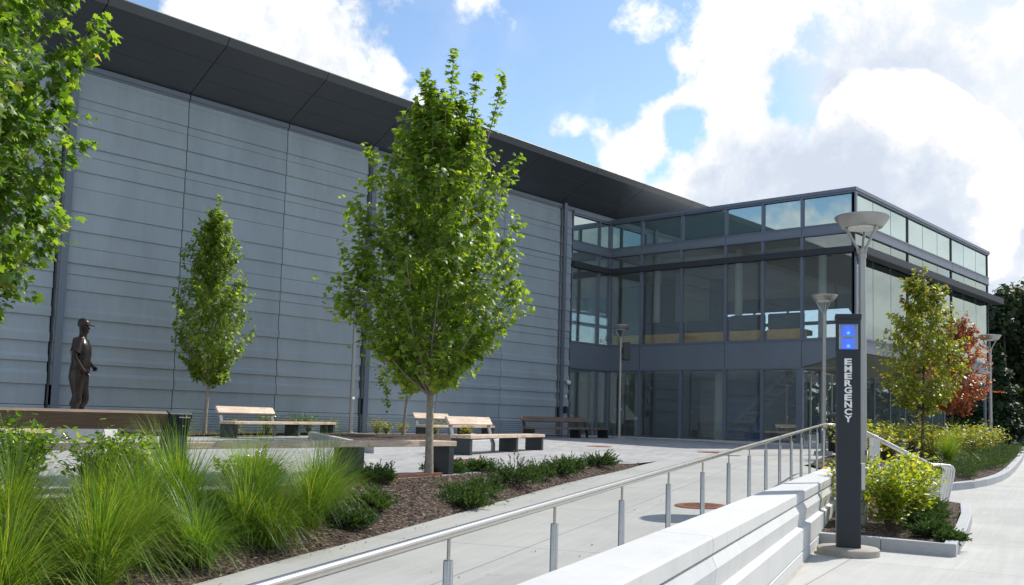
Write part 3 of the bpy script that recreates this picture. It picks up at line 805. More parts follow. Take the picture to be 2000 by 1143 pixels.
# booth seats along the upper windows
booth = None
for i, (y1, y0) in enumerate(zip(MY[:-2], MY[1:-1])):
    lab = ['dark booth with orange wooden base in the upper window nearest the gymnasium', 'dark booth with orange base, upper window second from the gymnasium', 'dark booth with orange base behind the middle upper window',
           'dark booth with orange base, upper window third from the glass corner', 'dark tall booth with orange base, upper window second from the glass corner'][i]
    t = thing('booth_seat', lab, 'booth', (XW + .42, (y0 + y1) / 2, 4.90), 0, 'booths behind the upper windows')
    h = (y1 - y0) / 2 - .1
    box('base_panel', 'booth_wood', -.25, .25, -h, h, 0, 0.50, t, .01)
    box('backrest', 'booth_dark', -.2, .1, -h, h, 0.505, 1.02 if i in (0, 1, 2) else 1.15, t, .06)
    box('cushion', 'booth_dark', .26, .8, -h, h, 0.28, 0.5, t, .04)
for i, (x, y) in enumerate([(38.6, 16.0), (41.6, 16.6), (44.8, 16.2)]):
    t = thing('high_table', ['round high table in the side window nearest the glass corner', 'round high table in the middle of the side windows', 'round high table deepest along the side windows'][i], 'table', (x, y, 4.88), 0, 'high tables behind the side windows')
    MB().lathe([(.45, 1.02), (.45, 1.06)], 24).build('tabletop', 'black', t)
    MB().lathe([(.05, .03), (.05, 1.02)], 12).build('pedestal', 'black', t)
    MB().lathe([(.28, 0), (.28, .03)], 20).build('base_plate', 'black', t)

# fittings on the gymnasium wall
t = thing('security_camera', 'small white dome camera on the gymnasium wall beside the glass corner', 'camera', (32.66, 25.93, 3.16))
MB().lathe([(.03, .06), (.09, .05), (.10, 0), (.085, -.06), (.04, -.10), (.01, -.105)], 20, (0, -.12, 0)).build('dome', 'letter', t, True)
MB().box(-.03, .03, -.12, .05, .03, .09).build('bracket', 'letter', t)
t = thing('wall_light', 'small white box light below the dome camera on the gymnasium wall', 'wall light', (32.62, 25.95, 2.55))
box('housing', 'letter', -.05, .05, -.07, .06, -.08, .08, t, .01); box('diffuser', 'lens', -.035, .035, -.075, -.07, -.06, .03, t)
t = thing('access_panel', 'black intercom box low on the gymnasium wall beside the glass doors', 'intercom', (32.62, 25.95, 1.98))
box('housing', 'black', -.09, .09, -.06, .07, -.15, .15, t, .01); box('keypad', 'charcoal', -.05, .05, -.066, -.06, -.08, .08, t)

# ------------------------------------------------------------------ low wall of pale stone with handrail
wall = thing('low_wall', 'long low wall of pale cast stone with overhanging cap beside the walkway', 'wall', tuple(wall_pt(0)), math.atan2(WD.y, WD.x))
# local x runs along the wall, local y = -WN (towards the walkway)
caps = [-13.0, -8.0, -3.0, 1.98, 7.0, 12.0, W_END]
for a, b in zip(caps[:-1], caps[1:]):
    MB().extrude([(0, 0, .655), (0, -.40, .665), (0, -.40, .768), (0, -.388, .785), (0, -.012, .793), (0, 0, .783)], (a + .003, 0, 0), (b - .003, 0, 0)).build('cap_stone', 'whitestone', wall, False, .006)
blk = [-13.0, -8.0, -3.0, 2.0, 7.02, 12.02, W_END]
for a, b in zip(blk[:-1], blk[1:]):
    MB().extrude([(0, -.06, -.4), (0, -.06, .652), (0, -.385, .652), (0, -.422, .565), (0, -.402, .415), (0, -.460, .388), (0, -.456, .15), (0, -.446, .142), (0, -.444, .132), (0, -.455, .126), (0, -.455, -.4)],
                 (a + .004, 0, 0), (b - .004, 0, 0)).build('wall_block', 'whitestone', wall, False, .005)
sb = MB()
for k in range(40):
    a, b = -13 + k * .7, min(-13 + (k + 1) * .7, W_END)
    za, zb = (z_pave(*wall_pt(q, .46)[:2]) for q in (a, b))
    sb.add([(a, -.454, za + .003), (a, -.484, za + .003), (a, -.456, za + .014), (b, -.454, zb + .003), (b, -.484, zb + .003), (b, -.456, zb + .014)], [(0, 1, 4, 3), (1, 2, 5, 4), (2, 0, 3, 5)])
sb.build('joint_sealant', 'base_conc', wall)
rail = thing('handrail', 'long brushed steel handrail on round posts along the low wall', 'handrail', tuple(wall_pt(0)), math.atan2(WD.y, WD.x))
SP = 1.222
def rail_z(s): return 1.12 + 0.0328 * s
pts = [(-3.8 * SP + i * .6, .03, rail_z(-3.8 * SP + i * .6)) for i in range(33)]
pts = [p for p in pts if p[0] < 12.05 * SP] + [(12.05 * SP, .03, rail_z(12.05 * SP)), (12.25 * SP, .0, rail_z(12.1 * SP)), (12.4 * SP, -.10, rail_z(12.1 * SP)), (12.45 * SP, -.5, rail_z(12.1 * SP))]
MB().tube(pts, 0.0215, 16).build('rail_tube', 'stainless', rail, True)
for k in range(-3, 13):
    x = k * SP
    MB().lathe([(.0205, z_walk(*wall_pt(x, -.03)[:2]) - .05), (.0205, rail_z(x) - .11), (.018, rail_z(x) - .106)], 16, (x, .03, 0)).build('post', 'stainless', rail, True)
    MB().lathe([(.0075, rail_z(x) - .11), (.0075, rail_z(x) - .01)], 10, (x, .03, 0)).build('rail_pin', 'stainless', rail, True)

# ------------------------------------------------------------------ emergency pylon
py = thing('emergency_pylon', 'tall dark slate emergency call pylon with blue beacon and white lettering', 'call pylon', (11.87, 4.94, 0.0), math.atan2(-4.94, -11.87) + math.pi / 2 + R(3))
# local -y faces the camera side
hw, hd = 0.143, 0.12
box('column', 'pylon', -hw, hw, -hd, hd, 0.09, 2.52, py, .008)
MB().box(-hw, -.115, -hd, hd, 2.522, 2.90).box(.115, hw, -hd, hd, 2.522, 2.90).box(-.114, .114, .05, hd, 2.522, 2.90).box(-.114, .114, -hd, .049, 2.84, 2.90).build('beacon_housing', 'pylon', py)
for sx in (-1, 1): box('edge_trim', 'charcoal', sx * (hw - .008) - .006, sx * (hw - .008) + .006, -hd - .003, -hd + .004, .10, 2.515, py)
box('cap', 'pylon', -hw - .012, hw + .012, -hd - .012, hd + .012, 2.902, 2.965, py, .006)
box('reflector', 'silver_panel', -.113, .113, .03, .048, 2.525, 2.835, py)
MB().box(-.113, -.1, -.11, .029, 2.525, 2.835).box(.1, .113, -.11, .029, 2.525, 2.835).build('reflector_side', 'silver_panel', py)
box('cover', 'glass_clear', -.112, .112, -.118, -.112, 2.525, 2.838, py)
for z0 in (2.535, 2.70):
    b = MB().lathe([(.074, 0), (.076, .02), (.072, .115), (.064, .127)], 24, (0, -.025, z0)).build('blue_beacon', 'blue', py, True)
    MB().lathe([(.012, 0), (.022, .012), (.018, .03), (.004, .038)], 16, (0, -.098, z0 + .012)).build('bulb', 'blue_bright', b, True)
    MB().box(-.05, .05, -.06, -.0, z0 + .128, z0 + .145).build('bracket', 'charcoal', b)
box('call_panel', 'silver_panel', hw + .002, hw + .05, -.11, .09, 0.80, 1.12, py, .006)
MB().lathe([(.012, 0), (.012, .01)], 12, (0, -.03, 0)).build('mount', 'charcoal', py).location = (0, .0, 2.83)
def letters(text, parent, size, pitch, z_top, y):
    zz = z_top
    for ch in text:
        cu = bpy.data.curves.new('letter', 'FONT'); cu.body = ch; cu.size = size; cu.align_x = 'CENTER'; cu.extrude = 0.0012; cu.offset = 0.0042
        to = bpy.data.objects.new('tmp', cu)
        COL.objects.link(to)
        bpy.context.view_layer.update()
        me = bpy.data.meshes.new_from_object(to.evaluated_get(bpy.context.evaluated_depsgraph_get()))
        COL.objects.unlink(to); bpy.data.objects.remove(to)
        xs = [v.co.x for v in me.vertices]; ys = [v.co.y for v in me.vertices]
        cx, sx = (min(xs) + max(xs)) / 2, max(xs) - min(xs); sy = max(ys) - min(ys); y0 = min(ys)
        W, H = 0.088, pitch * 0.90
        for v in me.vertices: v.co.x = (v.co.x - cx) * W / sx; v.co.y = (v.co.y - y0) * H / sy
        me.materials.clear(); me.materials.append(M['letter'])
        o = bpy.data.objects.new('letter', me); COL.objects.link(o); o.parent = parent
        o.rotation_euler = (R(90), 0, 0); o.location = (-.004, y, zz - pitch)
        zz -= pitch
letters('EMERGENCY', py, 0.1, 0.0885, 2.418, -hd - .0016)
MB().lathe([(.37, -.2), (.37, .075), (.35, .092)], 48).build('footing', 'base_conc', py, True)

# ------------------------------------------------------------------ lamps
def make_lamp(name, H, label, loc, group, rz=0.3, arm_turn=2.05):
    t = thing(name, label, 'street lamp', loc, rz, group)
    MB().lathe([(.28, -.3), (.28, .05), (.26, .07)], 32).build('footing', 'base_conc', t, True)
    b = MB().lathe([(.115, .07), (.115, .085), (.075, .10), (.062, .13)], 24).build('base_plate', 'lamp_metal', t, True)
    for k in range(4): MB().lathe([(.014, .085), (.014, .12)], 8, (.095 * math.cos(k * 1.571 + .78), .095 * math.sin(k * 1.571 + .78), 0)).build('bolt', 'lamp_metal', b)
    MB().lathe([(.066, .10), (.052, H - .62)], 24).build('pole', 'lamp_metal', t, True)
    MB().lathe([(.062, H - .62), (.062, H - .575), (.055, H - .57), (.075, H - .50), (.06, H - .485)], 24).build('yoke', 'lamp_metal', t, True)
    for k in range(3):
        a = k * 2 * math.pi / 3 + arm_turn
        MB().tube([(.055 * math.cos(a), .055 * math.sin(a), H - .56), (.075 * math.cos(a), .075 * math.sin(a), H - .47), (.26 * math.cos(a), .26 * math.sin(a), H - .165)], .021, 8).build('arm', 'lamp_metal', t, True)
    hd_ = MB().lathe([(.28, H - .175), (.295, H - .165), (.388, H - .03), (.392, H - .015), (.385, H - .002), (.30, H + .010), (.08, H + .018)], 48).build('shade', 'lamp_metal', t, True)
    MB().lathe([(.215, H - .192), (.225, H - .176)], 32).build('lens', 'lens', hd_)
    MB().box(-.07, .07, -.069, -.066, 1.16, 1.24).build('access_label', 'letter', t)
    return t
LG = 'silver post-top lamps round the plaza'
make_lamp('street_lamp', 4.68, 'large silver bowl lamp standing right behind the emergency pylon', (14.02, 5.62, 0.0), LG)
make_lamp('street_lamp', 4.68, 'silver bowl lamp beside the black bin, left of the emergency pylon', (27.54, 12.19, 0.78), LG)
make_lamp('street_lamp', 4.68, 'silver bowl lamp with a speaker in front of the glass pavilion', (33.01, 23.38, 0.85), LG)
make_lamp('street_lamp', 4.40, 'silver bowl lamp among yellow shrubs at the far right', (37.83, 10.47, 0.66), LG)
make_lamp('street_lamp', 4.68, 'silver lamp with a speaker against the gymnasium, head behind the maple', (20.21, 24.92, 0.86), LG)
def speaker(loc, rz, label):
    t = thing('loudspeaker', label, 'loudspeaker', loc, rz, 'speakers on the lamp posts')
    box('cabinet', 'black', .08, .38, -.15, .15, -.37, .37, t, .02)
    box('grille', 'charcoal', .10, .36, -.158, -.15, -.35, .35, t)
    MB().box(.0, .08, -.03, .03, -.22, -.16).box(.0, .08, -.03, .03, .16, .22).build('bracket', 'lamp_metal', t)
speaker((33.01, 23.38, 4.45), R(-48), 'black loudspeaker on the lamp post before the glass pavilion')
speaker((20.21, 24.92, 4.80), R(-48), 'black loudspeaker on the lamp post by the gymnasium wall')

# ------------------------------------------------------------------ litter bin
t = thing('litter_bin', 'black slatted litter bin with domed lid beside the middle lamp', 'bin', (28.18, 12.0, 0.78))
MB().lathe([(.27, .04), (.27, .92)], 24).build('liner', 'black', t)
MB().lathe([(.30, .02), (.31, .06), (.30, .08)], 24).build('bottom_ring', 'black', t)
sm = MB()
for k in range(22):
    a = k * 2 * math.pi / 22
    sm.tube([(.295 * math.cos(a), .295 * math.sin(a), .05), (.295 * math.cos(a), .295 * math.sin(a), .90), (.345 * math.cos(a), .345 * math.sin(a), 1.0)], .02, 6)
sm.build('slats', 'charcoal', t)
MB().lathe([(.36, 1.06), (.365, 1.09), (.30, 1.17), (.16, 1.22), (.02, 1.235)], 28).build('lid', 'charcoal', t, True)
for a in (0.4, 2.5, 4.6): MB().tube([(.34 * math.cos(a), .34 * math.sin(a), .98), (.34 * math.cos(a), .34 * math.sin(a), 1.08)], .012, 6).build('lid_stay', 'black', t)

# ------------------------------------------------------------------ benches
def make_bench(label, A, B, z, L_back, mats=('wood', 'charcoal'), mirror=False, legs=(0.0, .6, 1.0), seat_h=.41, back_h=.80, grp='long wooden benches on dark slab legs', splits=(.58,), wplate='plate'):
    """front edge runs from A to B on the ground; local x along it, local y backwards"""
    A, B = Vector((*A, z)), Vector((*B, z))
    d = B - A; L = d.length; ang = math.atan2(d.y, d.x)
    t = thing('bench', label, 'bench', tuple(A), ang, grp)
    s = -1 if mirror else 1
    D = 0.48
    def bx(name, mat, x0, x1, y0, y1, z0, z1, bev=.006):
        ya, yb = (y0, y1) if s > 0 else (-y1, -y0)
        return box(name, mat, x0, x1, ya, yb, z0, z1, t, bev)
    cuts = [-.05] + [L * q for q in splits] + [L + .05]
    for a, b in zip(cuts[:-1], cuts[1:]):
        for k in range(3):
            y0 = .0 + k * .162
            bx('seat_plank', mats[0], a + .003, b - .003, y0, y0 + .152, seat_h - .075, seat_h)
    for q in legs:
        x = clamp(q * L, .06, L - .06)
        bx('leg', mats[1], x - .06, x + .06, .025, D - .01, -.06, seat_h - .08, .004)
    # tilted back board on two bent plates
    x0, x1 = L_back
    def P(y, zz): return (0, s * y, zz)
    bb = MB()
    bb.extrude([P(.505, back_h - .175), P(.60, back_h - .005), P(.645, back_h - .03), P(.55, back_h - .20)], (x0, 0, 0), (x1, 0, 0))
    bb.build('back_board', mats[0], t, False, .006)
    for x in (x0 + .10, x1 - .16):
        m = MB()
        m.extrude([P(.42, seat_h - .22), P(.505, seat_h - .03), P(.555, back_h - .21), P(.65, back_h - .05), P(.675, back_h - .07), P(.585, back_h - .23), P(.535, seat_h - .05), P(.47, seat_h - .22), P(.47, 0), P(.42, 0)], (x, 0, 0), (x + .14, 0, 0))
        m.build('back_bracket', wplate, t, False, .003)
    return t
make_bench('pale wooden bench with a short back beside the rusty drain covers', (14.73, 14.19), (19.0, 15.75), .765, (0.0, 2.35))
make_bench('pale wooden bench with a short back, farther one behind the maple trunk', (21.55, 22.68), (26.1, 24.0), .85, (0.0, 2.3))
make_bench('pale wooden bench with a short back in front of the slender tree', (14.09, 21.99), (19.1, 24.28), .86, (-.05, 2.75))
make_bench('wooden bench with a long two-piece back, coloured dark for the shade beside the glass pavilion', (27.0, 22.9), (32.35, 23.42), .85, (0.0, 4.5), ('wood_shaded', 'black'), wplate='charcoal')  # pavilion shade painted in by darker wood and steel
make_bench('pale wooden bench at the left edge behind the statue block', (2.35, 13.2), (6.7, 15.7), .77, (0.0, 3.9))
nb = make_bench('nearest bench, seen from behind with back board coloured dark for shade and dark steel end plate', (1.55, 9.70), (10.20, 10.69), .77, (-.9, 3.93), ('wood', 'charcoal'), True, (.02, .395, .775, .995), .42, .755, splits=(.40, .79), wplate='charcoal')
for ch in nb.children:
    if ch.name.startswith('back_board'): ch.data.materials[0] = M['wood_shaded']  # shade on the board's near face painted in by the darker wood
MB().extrude([(0, -.50, .30), (0, -.52, .765 - .20), (0, -.605, .76), (0, -.67, .725), (0, -.60, .5), (0, -.60, 0), (0, -.50, 0)], (3.66, 0, 0), (3.94, 0, 0)).build('end_plate', 'charcoal', nb, False, .004)
for z in (.60, .70): MB().lathe([(.012, 0), (.012, .012)], 10).build('bolt', 'lamp_metal', nb).matrix_basis = Matrix.Translation((3.86, -.66 + (.70 - z) * .4, z)) @ Matrix.Rotation(R(90), 4, 'X')

# ------------------------------------------------------------------ covers, edging, kerbs and planters
def cover(label, loc, r, mat, grp=None, tilt=0.0):
    t = thing('drain_cover' if grp else 'manhole_cover', label, 'drain cover' if grp else 'manhole', loc, 0, grp)
    t.rotation_euler = (0, -tilt, 0)
    MB().lathe([(r, -.05), (r, .006), (r - .03, .010)], 40).build('frame_ring', mat, t)
    m = MB().lathe([(r - .035, -.05), (r - .035, .009)], 40)
    for i in range(-5, 6):
        for j in range(-5, 6):
            x, y = i * r * .15, j * r * .15
            if math.hypot(x, y) < r - .12: m.box(x - .018, x + .018, y - .006, y + .006, .009, .014)
    m.build('lid', mat, t)
def zl(x, y): return (x, y, z_left(x, y) + .006)
cover('rusty brown manhole cover in the concrete walkway behind the handrail', (11.3, 6.68, z_walk(11.3, 6.68) + .006), .34, 'rust', None, math.atan(.037))
DG = 'rusty drain covers in the plaza'
cover('orange rusty cover in the pavers just below the nearest pale bench', (13.3, 12.9, z_plaza(13.3, 12.9) + .004), .36, 'rust_bright', DG)
cover('orange rusty cover beside the bed, nearest to the junipers', (11.9, 11.4, z_plaza(11.9, 11.4) + .004), .38, 'rust_bright', DG)
cover('rusty cover farther off in the pavers at the edge of the building shadow', (23.43, 17.31, z_plaza(23, 17.3) + .004), .40, 'rust_bright', DG)
cover('rusty cover in the walkway near the pavilion shadow, seen under the rail', (24.4, 14.1, z_left(24.4, 14.1) + .010), .40, 'rust_bright', DG)
eg = MB()
a, b = Vector((7.7, 9.72, 0)), Vector((9.9, 10.09, 0)); n_ = Vector((-(b - a).y, (b - a).x, 0)).normalized() * .05
eg.extrude([(0, 0, .62), tuple(n_ + Vector((0, 0, .62))), tuple(n_ + Vector((0, 0, .745))), (0, 0, .745)], a, b)
tag(eg.build('steel_edging', 'rust', None, False, .004), 'low rusty steel edging between mulch and pavers by the maple', 'edging')

def kerb_wall(name, label, path, zf, h, wdt, mat, cat='kerb', close=False):
    """kerb stones following a path; left of the path is the soil side"""
    t = thing(name, label, cat, (path[0][0], path[0][1], 0))
    ox, oy = path[0]
    P = [Vector((x - ox, y - oy)) for x, y in path]
    N = []
    for i in range(len(P)):
        d = (P[min(i + 1, len(P) - 1)] - P[max(i - 1, 0)]).normalized(); N.append(Vector((-d.y, d.x)))
    for i in range(len(P) - 1):
        g = (P[i + 1] - P[i]).normalized() * .003
        q = [P[i] + g, P[i + 1] - g, P[i + 1] + N[i + 1] * wdt - g, P[i] + N[i] * wdt + g]
        zz = [zf(p.x + ox, p.y + oy) for p in (q[0], q[1], q[1], q[0])]
        MB().add([(p.x, p.y, z - .3) for p, z in zip(q, zz)] + [(p.x, p.y, z + h) for p, z in zip(q, zz)],
                 [(3, 2, 1, 0), (4, 5, 6, 7), (0, 1, 5, 4), (1, 2, 6, 5), (2, 3, 7, 6), (3, 0, 4, 7)]).build('kerb_stone', mat, t, False, .012)
    return t
# planter by the pylon
kerb_wall('planter_kerb', 'granite kerb round the small planter beside the emergency pylon', [(12.40, 5.62), (12.55, 4.8), (12.70, 3.93), (14.6, 4.36), (16.4, 4.83), (18.1, 5.36)], z_pave, .165, .16, 'granite')
poly_sheet('planter_soil', [(12.5, 5.60), (12.7, 4.85), (12.82, 4.05), (18.1, 5.5), (18.3, 8.0), (16.5, 7.6), (13.2, 6.5)], lambda x, y: z_pave(x, y) + .12 + .15 * max(0, (y - 5.2)) * .5, 'mulch', .4, 0, rough=.02)
# far bed along the pavement
K2 = [(20.6, 7.55), (21.5, 7.02), (22.2, 6.86), (23.0, 6.72), (23.8, 6.70), (24.6, 6.74), (25.6, 6.84), (27, 7.06), (29, 7.45), (31, 7.86), (33, 8.28), (35, 8.72), (37.5, 9.3), (40, 9.95), (42.2, 10.6)]
kerb_wall('bed_kerb', 'curved granite kerb round the shrub bed at the right', K2, z_pave, .16, .17, 'granite')
def z_bed2(x, y):
    lo = z_pave(x, y) + .12
    t = clamp(seg_dist((x, y), K2) / 3.0, 0, 1)
    return lo + (max(.95, lo) - lo) * t * .8
poly_sheet('shrub_bed', [(x + .05, y + .12) for x, y in K2] + [(44, 12.3), (36, 12.6), (29, 11.4), (21.2, 9.7), (20.3, 8.6)], z_bed2, 'mulch', .5, 0, rough=.02)
# granite planter in the plaza and bed along the gymnasium
PL = [(16.6, 22.3), (12.95, 15.21), (20.3, 18.2), (23.2, 22.3)]
kerb_wall('plaza_planter', 'rough granite kerbed planter in the plaza behind the nearest bench', PL, z_plaza, .17, .22, 'granite_light', 'planter')
poly_sheet('plaza_planter_soil', [(16.7, 22.3), (13.2, 15.5), (20.2, 18.35), (23.1, 22.3)], lambda x, y: z_plaza(x, y) + .13, 'mulch', .6, 0, rough=.02)
poly_sheet('gym_bed', [(-6, 22.4), (13.4, 22.75), (20.3, 25.35), (20.3, 25.5), (-6, 25.5)], lambda x, y: z_plaza(x, y) + .03 + .03 * clamp(y - 22.8, 0, 1), 'mulch', .6, 0, rough=.02)
poly_sheet('gravel_strip', [(-6, 25.4), (32.9, 25.4), (32.9, 25.99), (-6, 25.99)], lambda x, y: .905, 'gravel', .6, 0, rough=.012)
kerb_wall('doorstep', 'low pale granite step along the foot of the glass pavilion', [(35.6, 16.4), (35.6, 25.4)], z_plaza, .02, .16, 'granite_light', 'step')

# block and sloping guard of five white tubes at the stair
gz = z_pave(17.9, 5.6)
t = thing('stair_block', 'pale stone end block under the white tube guard', 'stone block', (17.55, 6.05, gz), math.atan2(-.75, .66))
MB().extrude([(-.46, 0, -.2), (-.46, 0, .66), (.40, 0, .64), (.36, 0, .0), (.36, 0, -.2)], (0, -.02, 0), (0, 2.6, 0)).build('block', 'whitestone', t, False, .01)
MB().box(.20, .44, -.16, .10, -.2, .20).build('foot_block', 'whitestone', t, False, .01)
t = thing('tube_guard', 'sloping stair guard of five parallel white tubes with bent ends', 'guard rail', (17.9, 5.65, gz), math.atan2(-.746, .666))
for k in range(5):
    y = .10 * k
    o = k * .012
    pts = [(-1.68 + o, y, 1.46), (-.40 + o, y, .855), (-.26 + o, y, .80), (-.10 + o, y, .80), (.015, y, .80), (.07, y, .775), (.095, y, .72), (.085, y, .62), (-.06, y, .02)]
    MB().tube(pts, .019, 10).build('tube', 'white_tube', t, True)
for k in range(5):
    MB().tube([(-1.22, .10 * k, 1.24), (-1.22, .10 * k, .45)], .019, 8).build('upright', 'white_tube', t, True)

# ------------------------------------------------------------------ bronze statue
def ell(c, rx, ry, n=16, tilt=0.0):
    return [(c[0] + rx * math.cos(2 * math.pi * k / n), c[1] + ry * math.sin(2 * math.pi * k / n), c[2] + tilt * rx * math.cos(2 * math.pi * k / n)) for k in range(n)]
st = thing('bronze_statue', 'life-size bronze statue of a standing ball player in cap, looking right', 'statue', (8.15, 18.0, 0.77), math.atan2(-.62, .78))
MB().box(-.62, .62, -.55, .55, -.1, .40).build('base_block', 'granite_light', st, False, .015)
F = 0.40
def skin_figure(name, verts, edges, radii, parent, mat, root=0):
    me = bpy.data.meshes.new(name); me.from_pydata(verts, edges, [])
    o = bpy.data.objects.new(name, me); COL.objects.link(o)
    if parent: o.parent = parent
    sk = o.modifiers.new('skin', 'SKIN'); sk.use_smooth_shade = True
    lay = me.skin_vertices[0] if me.skin_vertices else None
    if lay is None:
        bm = bmesh.new(); bm.from_mesh(me); bm.verts.layers.skin.verify(); bm.to_mesh(me); bm.free(); lay = me.skin_vertices[0]
    for i, r in enumerate(radii):
        lay.data[i].radius = r if isinstance(r, tuple) else (r, r)
        lay.data[i].use_root = (i == root)
    sb = o.modifiers.new('subd', 'SUBSURF'); sb.levels = 2; sb.render_levels = 2
    me.materials.append(M[mat])
    return o
V, E, RR = [], [], []
def vx(p, r, par=None):
    V.append((p[0], p[1], p[2] + F)); RR.append(r)
    if par is not None: E.append((par, len(V) - 1))
    return len(V) - 1
pel = vx((0, 0, .98), (.15, .13))
sp1 = vx((.01, 0, 1.16), (.14, .125), pel); sp2 = vx((.015, 0, 1.36), (.17, .135), sp1); sp3 = vx((.0, 0, 1.54), (.15, .12), sp2)
nk = vx((.01, 0, 1.66), .062, sp3); hd0 = vx((.035, 0, 1.755), (.078, .085), nk); hd1 = vx((.03, 0, 1.86), (.088, .10), hd0); hd2 = vx((.02, 0, 1.94), .065, hd1)
for sgn, kx in ((1, .06), (-1, 0.0)):
    h = vx((0.0 + kx * .3, .10 * sgn, .90), .105, pel); kn = vx((.03 + kx, .125 * sgn, .53), .075, h); cf = vx((-.02 + kx, .13 * sgn, .36), .068, kn)
    an = vx((-.06 + kx, .135 * sgn, .10), .043, cf); to = vx((.07 + kx, .15 * sgn, .05), .045, an); vx((.16 + kx, .16 * sgn, .035), .034, to)
# near (right) arm hangs to the hip, far arm bends to the belt
hands = []
for sgn, el, wr, hn in ((-1, (-.035, -.285, 1.27), (.105, -.235, 1.06), (.16, -.20, .985)), (1, (.02, .30, 1.29), (.19, .20, 1.11), (.235, .12, 1.085))):
    sh = vx((-.005, .19 * sgn, 1.555), .078, sp3); e = vx(el, .052, sh); wv = vx(wr, .034, e); hv = vx(hn, .040, wv)
    hands.append((Vector(wr), Vector(hn), hv, sgn))
fig = skin_figure('figure', V, E, RR, st, 'bronze')
for wv, hv, _, sgn in hands:
    fg = MB()
    d = (hv - wv).normalized(); sd = d.cross(Vector((0, sgn, 0))).normalized(); nn = d.cross(sd)
    for k in range(4):
        ln = (.075, .085, .08, .062)[k]
        a = Vector((hv.x, hv.y, hv.z + F)) + sd * (-.028 + .019 * k) + d * .012
        b = a + d * ln * .5 + nn * -.004; c = b + (d * .75 + nn * (-.5)) * ln * .5
        fg.tube([a - d * .02, a, b, c], [.0095, .0095, .009, .007], 6)
    a = Vector((hv.x, hv.y, hv.z + F)) - sd * .032 - d * .03
    fg.tube([a, a + (d * .6 - sd * .7) * .03, a + (d * .9 - sd * .35) * .065], [.011, .0105, .008], 6)
    fg.build('fingers', 'bronze', st, True)
J = MB()
J.rings([ell((.0, 0, 1.03 + F), .165, .205), ell((.005, 0, 1.06 + F), .178, .218), ell((.01, 0, 1.16 + F), .165, .20), ell((.015, 0, 1.36 + F), .175, .215), ell((.01, 0, 1.48 + F), .165, .225), ell((.0, 0, 1.57 + F), .135, .20), ell((.0, 0, 1.63 + F), .085, .11), ell((.0, 0, 1.66 + F), .07, .075)])
for sgn, el in ((-1, Vector((-.035, -.285, 1.27))), (1, Vector((.02, .30, 1.29)))):
    s0 = Vector((-.005, .17 * sgn, 1.575)); e0 = s0.lerp(el, .78)
    J.tube([s0 + Vector((0, -.04 * sgn, F)), s0 + Vector((0, .02 * sgn, F)), s0.lerp(e0, .5) + Vector((0, 0, F)), e0 + Vector((0, 0, F))], [.085, .10, .095, .10], 14)
js = J.build('jersey', 'bronze', st, True)
for sgn, kx in ((1, .06), (-1, 0.0)):
    T = MB()
    T.rings([ell((-.0 + kx * .2, .085 * sgn, 1.05 + F), .155, .11), ell((-.015 + kx * .3, .092 * sgn, .90 + F), .150, .115), ell((.0 + kx * .6, .11 * sgn, .72 + F), .112, .10), ell((.02 + kx, .122 * sgn, .56 + F), .085, .085), ell((.01 + kx, .125 * sgn, .49 + F), .095, .092), ell((-.01 + kx, .128 * sgn, .42 + F), .098, .094), ell((-.03 + kx, .13 * sgn, .37 + F), .072, .072)])
    T.build('trouser_leg', 'bronze', st, True)
MB().rings([ell((.0, 0, 1.035 + F), .17, .205), ell((.0, 0, 1.075 + F), .17, .205)]).build('belt', 'bronze', st, True)
CP = MB()
CP.rings([ell((.025, 0, 1.865 + F), .112, .094, 16, .1), ell((.02, 0, 1.93 + F), .108, .09, 16, .05), ell((.01, 0, 1.985 + F), .08, .068), ell((.01, 0, 2.01 + F), .03, .026)])
CP.rings([[(.10, -.075, 1.875 + F), (.20, -.06, 1.865 + F), (.225, 0, 1.86 + F), (.20, .06, 1.865 + F), (.10, .075, 1.875 + F), (.10, 0, 1.89 + F)], [(.10, -.075, 1.888 + F), (.20, -.06, 1.876 + F), (.225, 0, 1.871 + F), (.20, .06, 1.876 + F), (.10, .075, 1.888 + F), (.10, 0, 1.905 + F)]])
CP.build('cap', 'bronze', st, True)
FC = MB()
FC.rings([ell((.112, 0, 1.80 + F), .012, .010, 8), ell((.122, 0, 1.80 + F), .022, .016, 8), ell((.112, 0, 1.845 + F), .010, .010, 8)])
for sgn in (1, -1): FC.rings([ell((.01, .10 * sgn, 1.78 + F), .018, .012, 8), ell((.0, .104 * sgn, 1.81 + F), .026, .014, 8), ell((.0, .10 * sgn, 1.845 + F), .016, .010, 8)])
FC.rings([ell((.085, 0, 1.735 + F), .03, .03, 10), ell((.098, 0, 1.752 + F), .03, .032, 10), ell((.10, 0, 1.768 + F), .02, .026, 10)])
FC.build('face_features', 'bronze', st, True)

# ------------------------------------------------------------------ foliage
def unit(a): return a / np.maximum(np.linalg.norm(a, axis=1, keepdims=True), 1e-9)
MAPLE_V = np.array([(0, 0, 0), (.18, .10, -.02), (.50, .08, -.08), (.40, .30, -.03), (.62, .56, -.10), (.30, .52, -.02), (.20, .66, -.03), (0, 1.02, -.10),
                    (-.20, .66, -.03), (-.30, .52, -.02), (-.62, .56, -.10), (-.40, .30, -.03), (-.50, .08, -.08), (-.18, .10, -.02), (0, .42, .06)])
MAPLE_F = np.array([(14, i, i + 1 if i < 13 else 0) for i in range(14)])
OVAL_V = np.array([(0, 0, 0), (.22, .28, .05), (.20, .66, .03), (0, 1, -.08), (-.20, .66, .03), (-.22, .28, .05)])
OVAL_F = np.array([(0, 1, 2, 3), (0, 3, 4, 5)])
TRI_V = np.array([(0, 0, 0), (.42, .30, -.04), (.30, .72, -.06), (0, 1, -.1), (-.30, .72, -.06), (-.42, .30, -.04)])

